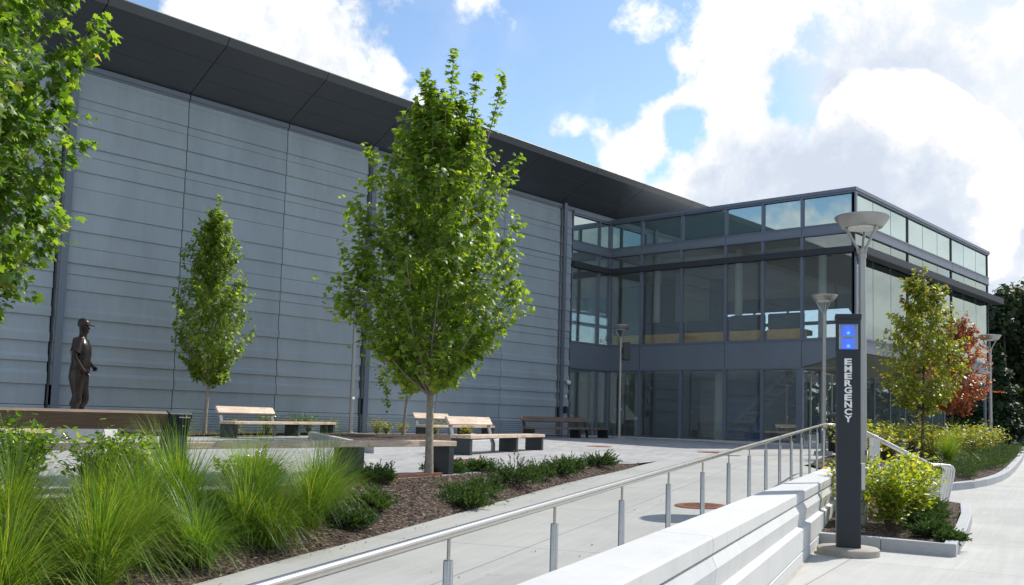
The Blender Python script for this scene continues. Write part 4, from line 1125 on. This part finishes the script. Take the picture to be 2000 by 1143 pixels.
def leaves(name, P, N, T, S, tv, tf, mat, parent=None):
    P, N, T, S = (np.asarray(x, dtype=np.float64) for x in (P, N, T, S))
    N = unit(N); T = unit(T - N * np.sum(T * N, 1, keepdims=True)); U = np.cross(T, N)
    k = len(tv)
    vs = P[:, None, :] + S[:, None, None] * (tv[None, :, 0:1] * U[:, None, :] + tv[None, :, 1:2] * T[:, None, :] + tv[None, :, 2:3] * N[:, None, :])
    fs = (np.arange(len(P)) * k)[:, None, None] + tf[None]
    return np_mesh(name, vs.reshape(-1, 3), fs.reshape(-1, tf.shape[1]), mat, parent)

def tree(name, label, loc, env, H, r0_, clear, nlimb, ntwig, nleaf, lsize, leafmat, barkmat, seed, tv=MAPLE_V, tf=MAPLE_F, lean=(0, 0), spires=(), extra=(), grp=None, up=0.75, scat=.16, twig_len=.5, cat='tree', squash=1.0, rise=.25):
    """env: list of (height, radius); limbs rise from the trunk and end on the envelope; leaves sit along twigs"""
    rg = np.random.default_rng(seed)
    t = thing(name, label, cat, loc, 0, grp)
    hs, rs = zip(*env)
    er = lambda z: float(np.interp(z, hs, rs))
    def tp(z): q = z / H; return np.array([lean[0] * q + .04 * math.sin(q * 5 + seed), lean[1] * q + .04 * math.cos(q * 4 + seed), z])
    tr = MB(); zs = np.linspace(-.15, H * .93, 14)
    tr.tube([tp(max(z, 0)) - np.array([0, 0, .15 if z < 0 else 0]) for z in zs], [r0_ * (1.15 if z < .1 else 1.0 - .9 * (z / H) ** .8) for z in zs], 12)
    tr.build('trunk', barkmat, t, True)
    br = MB(); P, N, T, S = [], [], [], []
    z_lo, z_hi = hs[0], hs[-1]
    def twig(a, b, n, axis):
        d = b - a
        for q in range(n):
            s = .10 + .97 * ((q + rg.uniform(0, 1)) / n) ** .8
            p = a + d * s + rg.normal(0, scat * .35 * (1.15 - .75 * s), 3)
            out = unit((p - axis)[None])[0] * .6 + np.array([0, 0, .9]) + rg.normal(0, .55, 3)
            tip = unit((p - axis)[None])[0] * .8 + np.array([0, 0, -.55]) + rg.normal(0, .45, 3)
            P.append(p); N.append(out); T.append(tip); S.append(lsize * rg.uniform(.42, 1.2))
    for i in range(nlimb):
        q = (i + .5) / nlimb
        z1 = z_lo + (z_hi - z_lo) * (q ** .85) + rg.normal(0, .12)
        az = i * 2.39996 + rg.uniform(-.35, .35)
        r1 = er(z1) * rg.uniform(.72, 1.06)
        z0 = max(clear * .95, z1 - max(.25, r1 * up * rg.uniform(.8, 1.25)))
        a = tp(min(z0, H * .9)); ax = tp(min(z1, H * .92))
        b = np.array([ax[0] + r1 * math.cos(az), ax[1] + r1 * math.sin(az) * squash, z1])
        mid = (a + b) / 2 + np.array([0, 0, -.06 * r1]) + rg.normal(0, .03, 3)
        rr = max(.006, r0_ * .30 * (1 - q * .6))
        br.tube([a, mid, b], [rr, rr * .65, rr * .2], 5, False)
        for k in range(ntwig):
            s = .22 + .80 * (k + rg.uniform(0, 1)) / ntwig
            c = a + (b - a) * s if s > .5 else a * (1 - 2 * s) + mid * 2 * s
            dd = unit((unit((b - a)[None])[0] * .75 + np.array([0, 0, rise]) + rg.normal(0, .5, 3))[None])[0]
            L = twig_len * rg.uniform(.5, 1.1) * (.45 + .55 * min(1, er(z1) / max(rs)))
            e = c + dd * L
            if k % 2 == 0: br.tube([c, e], [rr * .22, .003], 4, False)
            twig(c, e, nleaf, ax)
    for (az, rad, zt, ln) in spires:
        b = tp(min(zt, H * .92)); b = np.array([b[0] + rad * math.cos(az), b[1] + rad * math.sin(az), zt]); a = b * np.array([1, 1, 0]) * .75 + np.array([0, 0, zt - ln])
        br.tube([a, b], [.011, .003], 5, False)
        twig(a, b, int(ln * 85), np.array([a[0], a[1], a[2] - .3]))
    for (c, n, sp_) in extra:
        for q in range(n):
            p = np.array(c) + rg.normal(0, 1, 3) * np.array(sp_); P.append(p); N.append(np.array([0, 0, 1.]) + rg.normal(0, .6, 3)); T.append(np.array([0, 0, -.6]) + rg.normal(0, .6, 3)); S.append(lsize * rg.uniform(.6, 1.1))
    br.build('branches', barkmat, t)
    leaves('crown', P, N, T, S, tv, tf, leafmat, t)
    return t

# maple in the near bed (in front of the hall)
tree('maple_tree', 'large green maple with smooth grey trunk in the mulch of the near bed', (9.70, 10.12, z_bed(9.7, 10.12)),
     [(1.5, .40), (1.75, .80), (2.1, 1.12), (2.5, 1.28), (2.95, 1.26), (3.45, 1.06), (3.9, 1.04), (4.3, .92), (4.65, .68), (5.0, .46), (5.4, .28)], 5.9, .066, 1.2, 82, 14, 14, .100, 'leaf_maple', 'bark', 11,
     lean=(-.02, .08), spires=((-.84, .16, 6.2, 1.1), (2.3, .26, 5.9, .95), (-.84, .52, 5.85, 1.0), (-.9, .92, 5.85, .95), (.6, .4, 5.5, .8), (3.6, .4, 5.5, .8), (-2.2, .55, 5.35, .7), (2.3, 1.05, 4.75, .6), (-.84, 1.15, 4.7, .6)), twig_len=.50, up=1.25, scat=.2, rise=.55,
     extra=(((-.78, .87, 2.75), 170, (.15, .15, .16)), ((-.70, .78, 3.12), 150, (.14, .14, .16)), ((-.88, .98, 2.48), 110, (.13, .13, .11)), ((-.80, .90, 3.75), 90, (.10, .10, .16)), ((.72, -.80, 2.62), 110, (.12, .12, .14)), ((-.45, .50, 1.75), 110, (.16, .16, .12))))
# maple at the left edge, trunk out of the picture
tree('maple_tree', 'leafy green maple reaching in from the left edge above the near bed', (3.30, 10.75, z_plaza(3.3, 10.75)),
     [(1.55, .35), (1.9, .8), (2.4, 1.20), (3.0, 1.40), (3.7, 1.36), (4.3, 1.30), (4.9, 1.25), (5.5, 1.0), (6.2, .6), (6.8, .2)], 7.0, .07, 1.5, 92, 15, 14, .115, 'leaf_maple', 'bark', 23, twig_len=.50, up=1.1, scat=.2, rise=.4)
SG = 'small street trees beside the gymnasium'
SENV = [(1.5, .3), (1.8, .62), (2.3, .90), (2.9, 1.0), (3.6, .90), (4.2, .76), (4.9, .60), (5.4, .38), (5.9, .16)]
tree('young_tree', 'slender dense green tree rising behind the pale bench by the gymnasium', (14.11, 23.46, .89), SENV, 5.9, .058, 1.35, 80, 14, 13, .095, 'leaf_small', 'bark', 31, TRI_V, OVAL_F, spires=((.5, .06, 6.45, .9), (2.6, .4, 5.7, .7), (4.4, .35, 5.6, .7), (-.8, .6, 5.2, .7)), twig_len=.42, grp=SG, up=1.5, rise=.5)
tree('young_tree', 'small green tree with thin leaning trunk beside the farther pale bench', (19.0, 20.98, .97), [(z * .98, r * .85) for z, r in SENV], 5.3, .05, 1.5, 48, 11, 12, .095, 'leaf_small', 'bark', 37, TRI_V, OVAL_F, lean=(.2, -.1), twig_len=.4, grp=SG, up=.9,
     extra=(((-.62, .35, 1.55), 70, (.10, .07, .12)), ((-.52, .25, 1.25), 60, (.05, .05, .18)), ((-.50, .25, .95), 30, (.05, .05, .10))))
tree('young_tree', 'small green tree whose trunk stands just left of the big maple trunk', (18.78, 19.73, 1.0), [(z, r * .8) for z, r in SENV], 5.3, .06, 1.6, 48, 11, 12, .095, 'leaf_small', 'bark', 41, TRI_V, OVAL_F, twig_len=.4, grp=SG, up=.9)
tree('maple_tree', 'yellow green maple turning colour in the right hand shrub bed', (27.9, 9.49, z_bed2(27.9, 9.49)),
     [(1.35, .4), (1.75, .9), (2.2, 1.12), (2.8, 1.12), (3.4, .92), (4.0, .66), (4.5, .48), (4.9, .3)], 5.0, .052, 1.4, 62, 13, 12, .100, 'leaf_yellow', 'bark_dark', 51, TRI_V, OVAL_F, spires=((3.6, .55, 5.2, .9), (.5, .35, 5.1, .9), (2.0, .2, 5.25, .9), (5.5, .7, 4.8, .7)), twig_len=.45, up=.9)
tree('maple_tree', 'orange red maple turning colour behind the yellow green one', (34.4, 10.85, z_bed2(34.4, 10.85)),
     [(1.4, .4), (1.8, .9), (2.3, 1.15), (2.9, 1.0), (3.5, .75), (4.0, .5), (4.4, .25)], 4.4, .05, 1.4, 50, 12, 12, .10, 'leaf_red', 'bark_dark', 57, TRI_V, OVAL_F, lean=(.30, -.34), twig_len=.45, up=.9)

# ornamental grasses
def grass_clump(label, x, y, z, h, spread, n, seed, grp):
    rg = np.random.default_rng(seed)
    SEG = 6
    az = rg.uniform(0, 2 * math.pi, n); r0 = np.abs(rg.normal(0, .045, n)); L = h * rg.uniform(.55, 1.3, n) * (.9 + .2 * np.cos(az - seed))
    lean0 = np.abs(rg.normal(.30, .27, n)) * spread; bend = rg.gamma(2.6, .62, n) * spread
    sway = rg.normal(0, .25, n)
    P = np.stack([r0 * np.cos(az), r0 * np.sin(az), np.zeros(n)], 1)
    wid = rg.uniform(.0019, .0042, n)
    rows = []
    pos = P.copy(); ang = lean0.copy(); a2 = az.copy()
    for s in range(SEG + 1):
        side = np.stack([-np.sin(a2), np.cos(a2), np.zeros(n)], 1) * (wid * (1 - (s / SEG) ** 2 * .92))[:, None]
        rows.append(pos - side); rows.append(pos + side)
        stp = L / SEG
        pos = pos + np.stack([np.sin(ang) * np.cos(a2), np.sin(ang) * np.sin(a2), np.cos(ang)], 1) * stp[:, None]
        ang = np.minimum(ang + bend / SEG * (.35 + 1.3 * s / SEG), 2.3); a2 = a2 + sway / SEG
    vs = np.stack(rows, 1).reshape(-1, 3)
    k = 2 * (SEG + 1)
    base = (np.arange(n) * k)[:, None, None]
    f = np.array([(2 * s, 2 * s + 1, 2 * s + 3, 2 * s + 2) for s in range(SEG)])[None]
    o = np_mesh('grass_clump', vs, (base + f).reshape(-1, 4), 'grass')
    o.location = (x, y, z)
    return tag(o, label, 'grass clump', grp)
GG = 'tall grass clumps in the near bed'
for i, (x, y, h, s, lab) in enumerate([
        (3.30, 6.82, .98, 1.1, 'foremost arching grass clump at the lower left, close to the walkway'),
        (2.45, 7.45, 1.0, 1.1, 'arching grass clump cut off by the left edge of the picture'),
        (3.10, 7.85, .85, 1.05, 'grass clump behind the foremost one, below the leftmost leafy shrub'),
        (4.05, 7.60, .80, 1.2, 'grass clump between the two leafy green shrubs and the foremost clump'),
        (4.62, 8.05, .98, 1.0, 'tall grass clump rising before the end plate of the nearest bench'),
        (5.50, 8.25, .86, 1.05, 'grass clump under the middle of the nearest bench seat'),
        (6.05, 8.05, .88, 1.05, 'bright grass clump at the right end of the row of clumps'),
        (5.10, 7.75, .85, 1.2, 'low spreading grass clump between the middle clumps'),
        (6.55, 8.45, .80, 1.2, 'loose low grass spilling towards the junipers right of the row'),
        (4.75, 8.65, .72, 1.0, 'grass clump right before the foot of the nearest bench end plate'),
        (5.85, 8.75, .62, 1.0, 'back grass clump tucked under the nearest bench seat'),
        (3.62, 7.22, .72, 1.2, 'short grass clump just right of the foremost clump'),
        (2.55, 6.55, .85, 1.2, 'grass clump low in the corner left of the foremost clump'),
        (3.75, 7.95, .75, 1.1, 'grass clump in front of the second leafy green shrub'),
        (5.30, 7.62, .66, 1.3, 'low grass tuft at the mulch edge before the middle clumps'),
        (4.35, 7.25, .70, 1.3, 'sprawling grass tuft between the foremost clump and the walkway'),
        (1.9, 6.6, .95, 1.1, 'grass clump at the lower left corner of the picture')]):
    grass_clump(lab, x, y, z_bed(x, y) - .01, h, s, 1250, 100 + i, GG)
grass_clump('single soft grass clump in the right bed before the yellow shrubs', 26.4, 8.35, z_bed2(26.4, 8.35), 1.0, 1.0, 900, 130, None)
grass_clump('thin wisp of grass between the low wall end and the emergency pylon', 12.95, 5.85, .22, .55, .5, 60, 131, None)

# leafy shrubs
def shrub(name, label, x, y, z, h, r, nstem, nleaf, lsize, leafmat, seed, grp=None, tv=OVAL_V, upright=1.0, cat='shrub', bark='bark_dark', low=.25):
    rg = np.random.default_rng(seed)
    t = thing(name, label, cat, (x, y, z), 0, grp)
    br = MB(); P, N, T, S = [], [], [], []
    for i in range(nstem):
        az = i * 2.4 + rg.uniform(-.4, .4); q = math.sqrt((i + .5) / nstem)
        L = h * rg.uniform(.75, 1.12) * (1.0 - .28 * q)
        a = np.array([.07 * math.cos(az) * r, .07 * math.sin(az) * r, 0.])
        b = np.array([r * q * math.cos(az), r * q * math.sin(az), L * upright])
        mid = (a + b) / 2 + np.array([-.12 * r * math.cos(az), -.12 * r * math.sin(az), .08 * h])
        br.tube([a, mid, b], [.008, .005, .002], 4, False)
        for k in range(nleaf):
            s = low + (1 - low) * (k + .5) / nleaf
            p = (1 - s) ** 2 * a + 2 * s * (1 - s) * mid + s * s * b + rg.normal(0, .035 * (1 + h), 3) * (1.2 - .6 * s)
            a3 = k * 2.4 + rg.uniform(-.6, .6)
            side = np.array([math.cos(a3), math.sin(a3), 0])
            P.append(p); T.append(side * .8 + np.array([0, 0, .55]) + rg.normal(0, .3, 3)); N.append(np.array([0, 0, 1.0]) - side * .4 + rg.normal(0, .4, 3)); S.append(lsize * rg.uniform(.6, 1.15))
    br.build('stems', bark, t)
    leaves('foliage', P, N, T, S, tv, OVAL_F, leafmat, t)
    return t
HG = 'glossy green shrubs behind the tall grasses'
for x, y, h, r, lab, sd in [(3.45, 8.75, .86, .42, 'glossy green leafy shrub at the left edge before the nearest bench', 1), (4.15, 8.45, .86, .42, 'glossy green leafy shrub before the statue block, right of its neighbour', 2), (5.95, 8.95, .50, .40, 'low glossy shrub half hidden behind the grass clumps by the bench seat', 3), (2.9, 8.5, .7, .4, 'glossy green shrub beyond the left edge clump of grass', 4)]:
    shrub('holly_shrub', lab, x, y, z_bed(x, y), h, r, 42, 40, .076, 'leaf_holly', 200 + sd, HG)
DGp = 'yellow green shrubs in the small planter'
for x, y, h, r, lab, sd in [(13.55, 5.05, .98, .45, 'yellow green shrub close behind the emergency pylon on its right', 1), (14.6, 5.15, 1.05, .50, 'yellow green shrub in the middle of the small planter', 2), (15.7, 5.55, 1.0, .5, 'yellow green shrub before the white tube guard', 3), (14.0, 5.75, .72, .24, 'yellow green shrub peeping out left of the emergency pylon', 4), (15.2, 6.2, 1.0, .5, 'yellow green shrub behind the others in the small planter', 5)]:
    shrub('dogwood_shrub', lab, x, y, z_pave(x, y) + .14, h, r, 46, 30, .098, 'leaf_dogwood', 220 + sd, DGp)
SHG = 'yellow green shrubs massed in the right bed'
hl = [(22.3, 8.9), (23.5, 9.35), (24.8, 9.3), (25.9, 9.75), (27.0, 8.9), (28.6, 9.35), (30.2, 9.6), (31.6, 9.25), (33.2, 9.9), (34.9, 9.95), (36.4, 10.3), (38.4, 10.7), (28.4, 10.7), (31.0, 10.9), (34.0, 11.3), (37.5, 11.5), (25.2, 10.4), (40.0, 11.4)]
hwords = ['nearest the tube guard', 'second behind the tube guard', 'left of the yellow maple trunk', 'behind the yellow maple trunk', 'at the foot of the yellow maple', 'just right of the yellow maple trunk', 'behind the soft grass clump', 'right of the soft grass clump', 'before the red maple trunk', 'left of the far lamp', 'at the foot of the far lamp', 'right of the far lamp', 'in the back row behind the yellow maple', 'in the middle of the back row', 'in the back row by the red maple', 'in the back row behind the far lamp', 'in the back row left of the yellow maple', 'last at the far right end']
for i, (x, y) in enumerate(hl):
    shrub('sumac_shrub', 'yellow green leafy shrub in right bed, ' + hwords[i], x, y, z_bed2(x, y), .95 + .12 * math.sin(i * 2.1), .85, 38, 15, .115, 'leaf_hedge', 260 + i, SHG, low=.15)
PG = 'small shrubs along the foot of the gymnasium'
gs = [(13.3, 23.3, 'leaf_hedge', .42, 'small yellow shrub at the foot of the slender tree'), (15.3, 23.9, 'leaf_hedge', .42, 'small yellow shrub seen under the left end of the bench before the slender tree'), (11.2, 22.9, 'leaf_holly', .45, 'small dark shrub right of the statue block'), (12.3, 23.2, 'leaf_hedge', .45, 'small yellow green shrub left of the nearest bench end plate'),
      (20.7, 24.2, 'leaf_hedge', .55, 'yellow green shrub right of the lamp by the gymnasium'), (21.2, 24.3, 'leaf_hedge', .42, 'paler small shrub second from the lamp by the gymnasium'), (21.9, 24.3, 'leaf_hedge', .45, 'yellow green shrub left of the thin leaning trunk'), (16.6, 24.3, 'leaf_holly', .75, 'dark green shrub behind the back of the bench before the slender tree'),
      (17.9, 24.6, 'leaf_holly', .65, 'dark green shrub right of that bench back'), (18.6, 25.0, 'leaf_holly', .7, 'dark green shrub seen over the right half of that bench'), (19.4, 24.9, 'leaf_hedge', .45, 'small yellow shrub left of the lamp by the gymnasium'), (23.5, 24.4, 'leaf_hedge', .6, 'small green shrub behind the farther pale bench'), (22.2, 21.6, 'leaf_hedge', .45, 'low green shrub before the farther pale bench')]
for i, (x, y, lm, h, lab) in enumerate(gs):
    shrub('small_shrub', lab, x, y, z_plaza(x, y) + .06, h, h * .65, 20, 14, .075, lm, 300 + i, PG, low=.1)

# junipers: low dark needled sprays
def juniper(label, x, y, z, r, h, seed, grp, n=190, nd=30, cat='juniper'):
    rg = np.random.default_rng(seed)
    P, N, T, S = [], [], [], []
    t = thing('juniper', label, cat, (x, y, z), 0, grp)
    br = MB()
    for i in range(n):
        az = rg.uniform(0, 6.283); q = math.sqrt(rg.uniform(0, 1)); el = rg.uniform(.05, .75) + .35 * (1 - q)
        lump = .75 + .35 * math.sin(az * 3 + seed) * math.sin(az * 5 + 2 * seed)
        a = np.array([q * r * .72 * lump * math.cos(az), q * r * .72 * lump * math.sin(az), h * .5 * (1 - q * q) * rg.uniform(.3, 1)])
        d = np.array([math.cos(az) * math.cos(el), math.sin(az) * math.cos(el), math.sin(el)]) + rg.normal(0, .28, 3)
        L = (r * .20 + h * .26) * rg.uniform(.6, 1.4)
        bend = np.array([0, 0, .15 * L])
        e = a + d * L * (1 - .0) + bend
        if i % 3 == 0: br.tube([a * .4, a, e], [.008, .005, .002], 4, False)
        for k in range(nd):
            s = .05 + .95 * (k + rg.uniform(0, 1)) / nd
            p = a + (e - a) * s
            nn = rg.normal(0, 1, 3); nn /= np.linalg.norm(nn)
            P.append(p); T.append(d * 1.0 + nn * .75); N.append(np.cross(d, nn) + rg.normal(0, .3, 3)); S.append(rg.uniform(.020, .042))
    br.build('stems', 'bark_dark', t)
    leaves('foliage', P, N, T, S, np.array([(0, 0, 0), (.19, .35, 0), (.15, .7, 0), (0, 1, 0), (-.15, .7, 0), (-.19, .35, 0)]), OVAL_F, 'juniper', t)
JG = 'low junipers round the maple'
for i, (x, y, r, h, lab) in enumerate([(8.35, 9.75, .40, .30, 'juniper left of the maple trunk by the rusty edging'), (7.3, 8.6, .36, .28, 'juniper right of the bright grass clump'), (6.6, 8.05, .30, .25, 'yellowed juniper at the mulch edge below the right grass clump'), (10.35, 10.5, .36, .36, 'juniper right behind the maple trunk, under the bench leg'), (11.2, 10.6, .34, .30, 'juniper right of the bench leg'),
        (11.1, 9.75, .55, .45, 'largest juniper, right of the maple trunk'), (12.1, 10.15, .40, .28, 'juniper directly right of the largest one'), (12.95, 10.4, .45, .33, 'juniper in the middle of the right hand row'), (13.7, 10.75, .40, .28, 'juniper second from the tip of the bed'), (14.9, 11.0, .42, .32, 'juniper nearest the tip of the bed'),
        (9.35, 9.0, .50, .30, 'juniper in front of the maple trunk'), (9.0, 8.75, .40, .26, 'juniper front left of the maple trunk, near the walkway'), (9.95, 9.3, .35, .24, 'small juniper front right of the maple trunk')]):
    juniper(lab, x, y, z_bed(x, y), r * .88, h * .78, 400 + i, JG)
PJ = 'junipers in the small planter'
for i, (x, y, r, h, lab) in enumerate([(13.5, 4.5, .30, .20, 'juniper in the near right corner of the small planter'), (14.4, 4.85, .34, .22, 'juniper in the middle of the small planter front'), (15.6, 5.2, .36, .24, 'juniper along the right kerb of the small planter'), (16.7, 5.6, .36, .24, 'juniper at the far end of the small planter'), (13.25, 4.15, .22, .12, 'thin juniper spray hanging over the planter kerb corner')]):
    juniper(lab, x, y, z_pave(x, y) + .14, r, h, 430 + i, PJ, 190)
BJ = 'junipers along the kerb of the right bed'
bjs = [(22.4, 7.5), (23.6, 7.3), (24.8, 7.5), (26.0, 7.7), (27.3, 7.75), (28.6, 8.1), (29.9, 8.3), (31.3, 8.6), (32.8, 8.8), (34.4, 9.2), (36.2, 9.5), (27.9, 8.6), (30.6, 8.9), (33.5, 9.4), (38.0, 10.0), (40.2, 10.5)]
for i, (x, y) in enumerate(bjs):
    juniper('low juniper in the right bed, ' + ['first behind the tube guard', 'second from the tube guard', 'at the kerb bend', 'just past the kerb bend', 'below the soft grass clump', 'right of the soft grass clump', 'before the far lamp on the kerb side', 'fourth from the far end at the kerb', 'third from the far end at the kerb', 'right of the far lamp foot', 'behind the far lamp foot', 'close to the soft grass clump', 'left of the far lamp foot', 'in the second row by the lamp', 'second to last at the road end', 'last at the road end'][i], x, y, z_bed2(x, y), .62, .36, 450 + i, BJ, 150, 22)

# ------------------------------------------------------------------ far trees
def far_tree(name, label, x, y, H, r, seed, n=5200, grp=None, conifer=False, cat='tree', base=1.5):
    rg = np.random.default_rng(seed)
    t = thing(name, label, cat, (x, y, .6), 0, grp)
    MB().tube([(0, 0, -.3), (.1, 0, H * .3), (0, .1, H * .75)], [H * .028, H * .02, .03], 8).build('trunk', 'bark_dark', t, True)
    P = []; N = []
    if conifer:
        for i in range(n):
            q = rg.uniform(0, 1) ** .75; z = base + (H - base) * (1 - q); rr = r * q * rg.uniform(.5, 1.0) * (.8 + .25 * math.sin(z * 5))
            a = rg.uniform(0, 6.283); P.append((rr * math.cos(a), rr * math.sin(a), z)); N.append((math.cos(a) * .5, math.sin(a) * .5, .8))
    else:
        nc = 42
        C = []
        for i in range(nc):
            q = rg.uniform(0, 1); z = base + (H - base) * q; e = math.sin(math.pi * min(1, .18 + .78 * q)) ** .7
            a = i * 2.4; rr = r * e * math.sqrt(rg.uniform(.12, 1)); C.append((rr * math.cos(a), rr * math.sin(a), z, r * rg.uniform(.20, .36)))
        for i in range(n):
            c = C[i % nc]; d = rg.normal(0, 1, 3); d /= np.linalg.norm(d); q = rg.uniform(.45, 1.05) * c[3]
            P.append((c[0] + d[0] * q, c[1] + d[1] * q, c[2] + d[2] * q * .8)); N.append(d + np.array([0, 0, .4]))
    P = np.array(P); N = np.array(N) + rg.normal(0, .5, (len(P), 3))
    leaves('crown', P, N, rg.normal(0, 1, (len(P), 3)), rg.uniform(.022, .045, len(P)) * H * .95, TRI_V, OVAL_F, 'leaf_far', t)
FG = 'tall dark trees beyond the car park'
far_tree('shade_tree', 'tall dark shade tree beside the end of the glass pavilion', 86.0, 22.6, 12.2, 5.0, 501, 9000, FG)
far_tree('shade_tree', 'tall dark shade tree at the right edge of the picture', 92.0, 20.0, 13.6, 5.6, 502, 9000, FG)
far_tree('shade_tree', 'dark shade tree rising behind the far end of the glass pavilion', 92.0, 27.2, 11.0, 4.6, 506, 8000, FG)
far_tree('conifer', 'dark conifer behind the far lamp, left of the others', 78.0, 21.0, 7.5, 3.2, 507, 5000, None, True, base=.3)
far_tree('conifer', 'dark conifer low between the two tall shade trees', 96.0, 24.0, 9.5, 3.4, 503, 6000, None, True, base=.4)
far_tree('conifer', 'broad dark conifer under the right hand shade tree', 84.0, 18.2, 6.5, 2.8, 504, 5000, None, True, base=.3)
far_tree('conifer', 'dark conifer glimpsed behind the orange red maple', 80.0, 23.5, 8.0, 3.0, 505, 5000, None, True, base=.4)
# trees seen through and mirrored in the glass
for i, (x, y, H, r, lab) in enumerate([(100, 58, 11, 5.5, 'far tree seen through the upper corner windows'), (104, 47, 10, 5, 'far tree seen through the pavilion glass near its corner'), (98, 70, 11, 6, 'far tree seen through the pavilion between the booths'), (70, 74, 10, 5, 'far tree seen through the glass beside the gymnasium')]):
    far_tree('far_tree', lab, x, y, H, r, 520 + i, 2600, 'trees behind the glass pavilion')
# wooded edge all round the car park, one mass
rg = np.random.default_rng(77)
P = []; N = []
for i in range(150):
    a = -2.2 + i / 150 * 3.6
    R_ = 150 + rg.uniform(-12, 12); H = rg.uniform(7, 12)
    cx, cy = R_ * math.cos(a), R_ * math.sin(a)
    if cx < 118: cx -= 0; 
    for k in range(260):
        d = rg.normal(0, 1, 3); d /= np.linalg.norm(d)
        P.append((cx + d[0] * 4.5 * rg.uniform(.6, 1.1), cy + d[1] * 4.5 * rg.uniform(.6, 1.1), max(.5, H * .52 + d[2] * H * .5))); N.append(d + np.array([0, 0, .4]))
P = np.array(P); N = np.array(N) + rg.normal(0, .5, (len(P), 3))
tag(leaves('woodland', P, N, rg.normal(0, 1, (len(P), 3)), rg.uniform(.9, 1.7, len(P)), TRI_V, OVAL_F, 'leaf_far'), 'distant belt of dark trees beyond the car park', 'woodland', kind='stuff')
